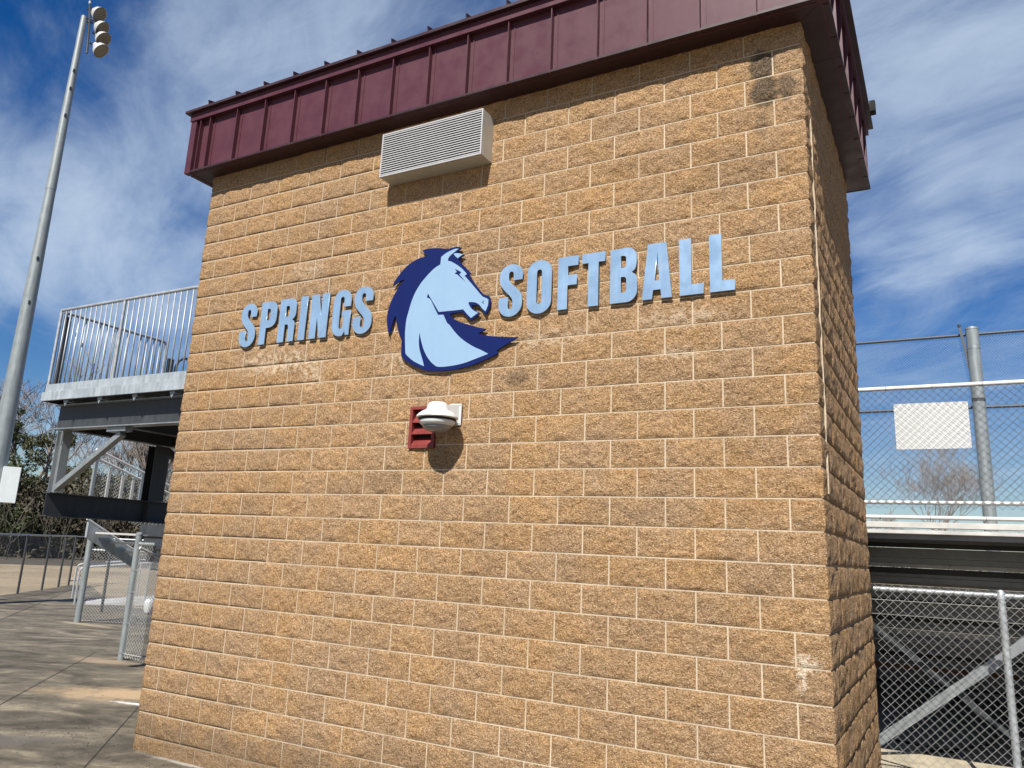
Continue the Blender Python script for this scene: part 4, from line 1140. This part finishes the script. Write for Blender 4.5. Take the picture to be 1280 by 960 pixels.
# ------------------------------------------------------------------ far left fence and gate
ff = thing('chain_link_fence', 'long chain link fence between the pavement and the dry field at far left', 'fence', (-20, 11, GZ))
fx = [(-16.2, 6.6), (-18.35, 9.57), (-19.6, 11.1), (-20.9, 12.5), (-21.7, 13.4)]
zt_ = -.40
for (x, y) in fx + [(-14.2, 3.6)]:
    MB().tube([(x, y, GZ), (x, y, zt_)], .035, 8).build('post', M_GALVD, ff, smooth=True)
path = [(-14.2, 3.6)] + fx
for a, b in zip(path[:-1], path[1:]):
    MB().tube([(a[0], a[1], zt_), (b[0], b[1], zt_)], .028, 8).build('top_rail', M_GALV, ff, smooth=True)
    mesh_part(ff, ((a[0], a[1], GZ + .03), (b[0], b[1], GZ + .03), (b[0], b[1], zt_), (a[0], a[1], zt_)), .085, .0048, M_WIRED, n=2)
gt = thing('chain_link_gate', 'narrow pipe gate with diagonal brace at the end of the far fence', 'gate', (-22.1, 13.9, GZ))
A0, B0 = Vector((-21.75, 13.45, 0)), Vector((-22.5, 14.45, 0))
def gp(p, z): return (p.x, p.y, z)
MB().tube([gp(A0, GZ + .15), gp(A0, zt_), gp(B0, zt_), gp(B0, GZ + .15), gp(A0, GZ + .15)], .026, 8).build('gate_frame', M_GALV, gt, smooth=True)
MB().tube([gp(A0, -1.2), gp(B0, -1.2)], .02, 6).build('middle_rail', M_GALV, gt, smooth=True)
MB().tube([gp(A0, -1.2), gp(B0, GZ + .17)], .012, 6).build('diagonal_brace', M_GALV, gt, smooth=True)
MB().tube([gp(B0 + Vector((-.2, .25, 0)), GZ), gp(B0 + Vector((-.2, .25, 0)), zt_ + .28)], .045, 8).build('gate_post', M_GALVD, gt, smooth=True)

# ------------------------------------------------------------------ floodlight mast
mp = Vector((-15.2, 6.54, GZ))
mast = thing('floodlight_mast', 'tall tapered galvanised floodlight mast at far left with four lamps stacked at its top', 'floodlight', mp)
MB().tube([(mp.x, mp.y, GZ), (mp.x, mp.y, 3), (mp.x, mp.y, 9.4)], [.27, .215, .135], 20).build('pole_section', M_POLE, mast, smooth=True)
MB().tube([(mp.x, mp.y, 9.35), (mp.x, mp.y, 13.0), (mp.x, mp.y, 15.12)], [.142, .105, .085], 18).build('pole_section', M_POLE, mast, smooth=True)
MB().box(mp.x - .06, mp.x + .06, mp.y - .30, mp.y - .20, 9.9, 10.05).build('hand_hole', M_GALVD, mast) if 0 else None
tc = (CAM_O - mp); tc.z = 0; tc.normalize()
for z, rr in ((5.9, .178), (11.7, .12), (13.2, .105), (7.2, .165), (12.6, .11)):
    q = mp + tc * rr + Vector((0, 0, z - GZ)); MB().box(q.x - .022, q.x + .022, q.y - .022, q.y + .022, q.z - .05, q.z + .05).build('hand_hole', M_GALVD, mast)
sidev = Vector((.476, .879, 0))
M_BOX = painted('pale_enclosure', (.62, .66, .66), .4, .06)
q = mp + sidev * .35 + tc * .22
mbx = MB(); mbx.bar((q.x, q.y, .42), (q.x, q.y, 1.36), .42, .32, (tc.x, tc.y, 0)); mbx.build('ballast_box', M_BOX, mast, bevel=.012)
aim = Vector((.78, .36, -.54)).normalized()
arm = MB(); arm.tube([(-15.2, 6.55, 15.0), (-15.12, 6.68, 14.98), (-15.08, 6.76, 13.95)], .035, 8); arm.tube([(-15.12, 6.68, 14.98), (-15.17, 6.62, 15.62)], .03, 8)
arm.tube([(-15.2, 6.55, 15.1), (-14.98, 6.9, 15.1)], .03, 8)
arm.build('lamp_bracket', M_GALVD, mast, smooth=True)
MB().lathe([(0, .10), (.03, .09), (.035, 0), (0, -.02)], (-15.17, 6.61, 15.62), n=8).build('finial', M_REFL, mast)
for k, (x, y, z) in enumerate(((-15.02, 6.88, 15.36), (-14.95, 7.0, 14.92), (-14.90, 7.07, 14.58), (-14.90, 7.06, 14.18))):
    c = Vector((x, y, z)); am = (aim + Vector((0, .12 * (k % 2), -.12 * k))).normalized()
    lm = MB().lathe([(.05, -.30), (.09, -.28), (.12, -.20), (.20, -.12), (.245, .0), (.255, .03)], c, am, 20).build('lamp_head', M_REFL, mast, smooth=True)
    MB().lathe([(0, .0), (.15, .005), (.245, .012)], c, am, 20).build('lamp_glass', M_LENS, mast, smooth=True)
    MB().tube([c - am * .22, c - am * .22 + Vector((-.10, -.16, .02))], .03, 6).build('lamp_yoke', M_GALVD, mast)
# ------------------------------------------------------------------ trees
def ray_at(dx, dy, dist): return CAM_O.x + dx * dist, CAM_O.y + dy * dist
def grow(mb_, rng, p, d, L, r, depth, spread, nseg=3, up=.12, kids=(2, 4), minr=.012):
    pts = [p.copy()]; rs = [r]
    for i in range(nseg):
        d = (d + Vector((rng.gauss(0, .12), rng.gauss(0, .12), rng.gauss(0, .10) + up * .3))).normalized()
        p = p + d * (L / nseg); pts.append(p.copy()); rs.append(max(minr, r * (1 - .45 * (i + 1) / nseg)))
    mb_.tube(pts, rs, 3 if depth < 4 else 6, cap=False)
    if depth == 0: return
    n = rng.randint(*kids)
    for k in range(n):
        t = rng.uniform(.45, 1.0) if k else 1.0
        i = min(nseg, max(1, int(round(t * nseg))))
        ax = Vector((rng.gauss(0, 1), rng.gauss(0, 1), rng.gauss(0, .5))).normalized()
        nd = (d + ax * spread * rng.uniform(.6, 1.2)).normalized(); nd.z += up; nd.normalize()
        grow(mb_, rng, pts[i], nd, L * rng.uniform(.62, .85), rs[i] * rng.uniform(.55, .75), depth - 1, spread, nseg, up, kids, minr)
def bare_tree(x, y, h, seed, label, depth=6, spread=.75, m=M_TWIG, lean=(0, 0), kids=(2, 4), minr=.012, z0=GZ):
    if x < -10: h = h * KD - 1.1; minr *= KD
    rng = random.Random(seed)
    t = thing('bare_tree', label, 'tree', (x, y, z0))
    L = h * .28
    tr = MB(); p = Vector((x, y, z0 - .1)); d = Vector((lean[0], lean[1], 1)).normalized()
    top = p + d * L
    tr.tube([p, p + d * L * .5, top], [h * .028, h * .022, h * .018], 8); tr.build('trunk', M_BARK, t, smooth=True)
    cr = MB()
    for k in range(rng.randint(3, 5)):
        a = rng.uniform(0, 6.28); nd = Vector((math.cos(a) * spread * .8 + lean[0], math.sin(a) * spread * .8 + lean[1], 1)).normalized()
        grow(cr, rng, p + d * L * rng.uniform(.7, 1), nd, h * .24, h * .012, depth - 1, spread, 3, .10, kids, minr)
    o = cr.build('crown', m, t)
    o['kind'] = 'stuff'
    return t
def leaf_cloud(rng, blobs_, n, size):
    V = np.empty((n * 3, 3)); R = np.random.RandomState(rng.randint(0, 99999))
    vol = np.array([b[3] * b[4] * b[5] for b in blobs_]); pr = vol ** .7 / (vol ** .7).sum()
    ch = R.choice(len(blobs_), n, p=pr); B = np.array(blobs_)[ch]
    u = R.normal(size=(n, 3)); u /= np.linalg.norm(u, axis=1)[:, None]
    rad = R.uniform(.35, 1.12, size=(n, 1)) ** .6
    c = B[:, :3] + u * rad * B[:, 3:6]
    s = size * R.uniform(.5, 1.4, size=(n, 1))
    for k in range(3): V[k::3] = c + R.normal(size=(n, 3)) * s * .62
    return V
def leafy_tree(x, y, h, w, seed, label, m, n=5000, leaf=.13, conical=False, name='evergreen_tree', base=.12):
    h = h * KD - 1.1; w *= KD; leaf *= 1.35; n = int(n * 1.3)
    rng = random.Random(seed); t = thing(name, label, 'tree', (x, y, GZ))
    tr = MB(); tr.tube([(x, y, GZ - .1), (x + .1, y, GZ + h * .4), (x, y, GZ + h * .85)], [h * .025, h * .018, h * .006], 7)
    bl_ = []
    for k in range(26):
        f = rng.uniform(base, .97); ww = w / 2 * ((1.05 - f) ** .75 if conical else (math.sin(math.pi * min(1, .18 + f * .78)) ** .6))
        a = rng.uniform(0, 6.28); rr = rng.uniform(.25, 1) * ww
        s = rng.uniform(.10, .20) * w * (1.15 - f * .7)
        cx, cy, cz = x + math.cos(a) * rr, y + math.sin(a) * rr, GZ + f * h
        bl_.append((cx, cy, cz, s, s, s * .62))
        tr.tube([(x, y, GZ + max(.05, f - .12) * h), (cx, cy, cz)], [h * .006, .015], 3, cap=False)
    tr.build('trunk', M_BARK, t)
    V = leaf_cloud(rng, bl_, n, leaf)
    me = np_mesh('crown', V, np.arange(len(V)).reshape(-1, 3), m, LOC[t.name])
    o = link('crown', me, t, LOC[t.name], kind='stuff')
    return t
def dirn(dx, dy): 
    l = math.hypot(dx, dy); return dx / l, dy / l
KD = 1.55
def at_dir(dx, dy, dist):
    if dx < -.5: dist *= KD
    dx, dy = dirn(dx, dy); return ray_at(dx, dy, dist)
x, y = at_dir(-.873, .488, 50); leafy_tree(x, y, 8.4, 4.6, 1, 'dark cedar tree directly behind the foot of the floodlight mast', M_CEDAR, 9000, .12, True)
x, y = at_dir(-.8795, .476, 58); leafy_tree(x, y, 8.5, 4.5, 12, 'dark evergreen at the left picture edge behind the mast', M_CEDAR, 7000, .13)
x, y = at_dir(-.856, .517, 46); leafy_tree(x, y, 7.0, 4.2, 2, 'olive green tree behind the left column of the platform', M_OAK, 8000, .10)
x, y = at_dir(-.838, .545, 54); leafy_tree(x, y, 6.0, 4.4, 3, 'dark green tree seen through the knee brace of the platform', M_OAK, 6000, .12)
x, y = at_dir(-.868, .496, 44); leafy_tree(x, y, 5.4, 4.6, 5, 'low dark evergreen between the cedar and the olive tree', M_CEDAR, 7000, .11)
x, y = at_dir(-.815, .579, 60); leafy_tree(x, y, 6.0, 6, 4, 'rounded evergreen seen behind the sloping side guard', M_OAK, 6000, .13)
x, y = at_dir(-.866, .500, 60); bare_tree(x, y, 13.2, 20, 'tall bare tree with fine spreading twigs left of the platform', 6, .80, minr=.016, lean=(.05, .05))
x, y = at_dir(-.847, .531, 62); bare_tree(x, y, 10.6, 31, 'bare tree with drooping twigs right behind the platform column', 6, .8, minr=.013)
x, y = at_dir(-.895, .446, 52); bare_tree(x, y, 11, 23, 'bare tree rising at the left picture edge behind the mast', 6, .7, minr=.014)
x, y = at_dir(-.802, .597, 46); bare_tree(x, y, 7.4, 42, 'slender bare tree above the sloping side guard', 6, .45, minr=.012)
x, y = at_dir(-.788, .616, 44); bare_tree(x, y, 8.0, 25, 'upright bare tree next to the tower edge under the platform', 6, .45, minr=.012)
x, y = at_dir(-.826, .563, 62); bare_tree(x, y, 6.5, 26, 'small grey bare tree low behind the platform frame', 6, .6, minr=.016)
x, y = at_dir(-.016, 1, 78); bare_tree(x, y, 12.6, 61, 'wide bare tree standing alone behind the blank board on the right', 7, .66, kids=(2, 4), minr=.0075)
x, y = at_dir(-.078, 1, 95); bare_tree(x, y, 9.5, 28, 'low bare tree at the right edge of the tower', 6, .8, minr=.024)
M_BRUSH2 = leaf_material('thicket_foliage', (.028, .027, .017), (.085, .075, .050))
M_STEM = simple('dark_stems', (.085, .072, .058), .9, 0, .3, 2)
# undergrowth along the left treeline
rng = random.Random(5)
ug = MB(); bl2 = []
for k in range(90):
    a = rng.uniform(0, 1); dx = -.915 + a * .17; dd = rng.uniform(38, 50); X, Y = at_dir(dx, math.sqrt(1 - dx * dx), dd)
    hh = rng.uniform(1.6, 5.0); p = Vector((X, Y, GZ)); d = Vector((rng.gauss(0, .15), rng.gauss(0, .15), 1)).normalized()
    grow(ug, rng, p, d, hh * .5, rng.uniform(.02, .04), 2, .45, 3, .15, (2, 3), .018)
for k in range(300):
    a = rng.uniform(0, 1); dx = -.93 + a * .21; dd = rng.uniform(42, 56); X, Y = at_dir(dx, math.sqrt(1 - dx * dx), dd)
    s = rng.uniform(.9, 2.2); bl2.append((X, Y, GZ + rng.uniform(.3, 5.0), s, s, s * .7))
ug.build('thicket_stems', M_STEM, None, kind='stuff', label='tangle of bare stems along the foot of the treeline', cat='undergrowth')
V = leaf_cloud(rng, bl2, 70000, .20)
me = np_mesh('brush', V, np.arange(len(V)).reshape(-1, 3), M_BRUSH2, (-30, 20, GZ))
link('brush', me, None, (-30, 20, GZ), kind='stuff', label='brown-green brush filling the foot of the treeline', cat='undergrowth')
sheet('leaf_litter_shade', [ray_at(*dirn(-.96, .28), 55), ray_at(*dirn(-.72, .69), 55), ray_at(*dirn(-.72, .69), 110), ray_at(*dirn(-.96, .28), 110)], GZ - .024, M_LITTER_SHADE)  # dark strip painting the shade on the ground below the trees
# distant treeline all round the horizon
bl3 = []
for k in range(520):
    a = rng.uniform(-1.35, .95); dd = rng.uniform(150, 175); X, Y = CAM_O.x + math.sin(a) * dd, CAM_O.y + math.cos(a) * dd
    s = rng.uniform(2, 4); bl3.append((X, Y, GZ + rng.uniform(0, 4.2), s, s, s * .8))
V = leaf_cloud(rng, bl3, 34000, .55)
me = np_mesh('distant_woods', V, np.arange(len(V)).reshape(-1, 3), M_BRUSH, (0, 150, GZ))
link('distant_woods', me, None, (0, 150, GZ), kind='stuff', label='low hazy line of far woods on the horizon', cat='woods')

# cables on the ground under the bleachers
def cable(pts, label):
    m3 = MB(); m3.tube([(x, y, GZ + .022) for x, y in pts], .014, 6); m3.build('cable', M_STRIPE_CABLE, None, smooth=True, label=label, cat='cable')
cable([(4.6, 4.3), (5.3, 4.62), (5.94, 4.86), (6.3, 5.22), (6.68, 5.75), (7.0, 6.3), (7.1, 7.2)], 'upper dark cable lying across the pale dirt under the bleachers')
cable([(5.2, 5.75), (5.96, 5.78), (6.36, 5.58), (6.67, 5.50), (6.76, 5.15), (6.80, 4.88), (6.9, 4.4), (7.4, 4.0)], 'dark cable curling towards the chain link fence on the pale dirt')
# grit and leaf scraps on the pavement
rg = random.Random(9); gr = MB()
for k in range(1300):
    x = rg.uniform(-9, 1.0) if k % 2 else rg.gauss(-.8, 1.2); y = rg.uniform(-1.6, 6) if k % 2 else rg.gauss(.0, .35) - (0.2 if x > 0 else 0)
    if x > -.06 and y > -.06: continue
    s = rg.uniform(.003, .010); a = rg.uniform(0, 6.28); zz = GZ + .001
    c, d = math.cos(a) * s, math.sin(a) * s
    gr.add([(x + c, y + d, zz), (x - d, y + c, zz), (x - c * .8, y - d, zz), (x, y, zz + s * .8)], [(0, 1, 3), (1, 2, 3), (2, 0, 3), (0, 2, 1)])
gr.build('grit', M_LITTER_SHADE, None, kind='stuff', label='scattered grit and leaf scraps on the concrete by the tower foot', cat='debris')
for o in list(SC.objects):
    if o.get('category') == 'tree' and o.location.x < -10:
        o['group'] = 'bare trees of the left treeline' if o.name.startswith('bare') else 'evergreen trees of the left treeline'
    if o.get('category') == 'cable': o['group'] = 'cables under the bleachers'
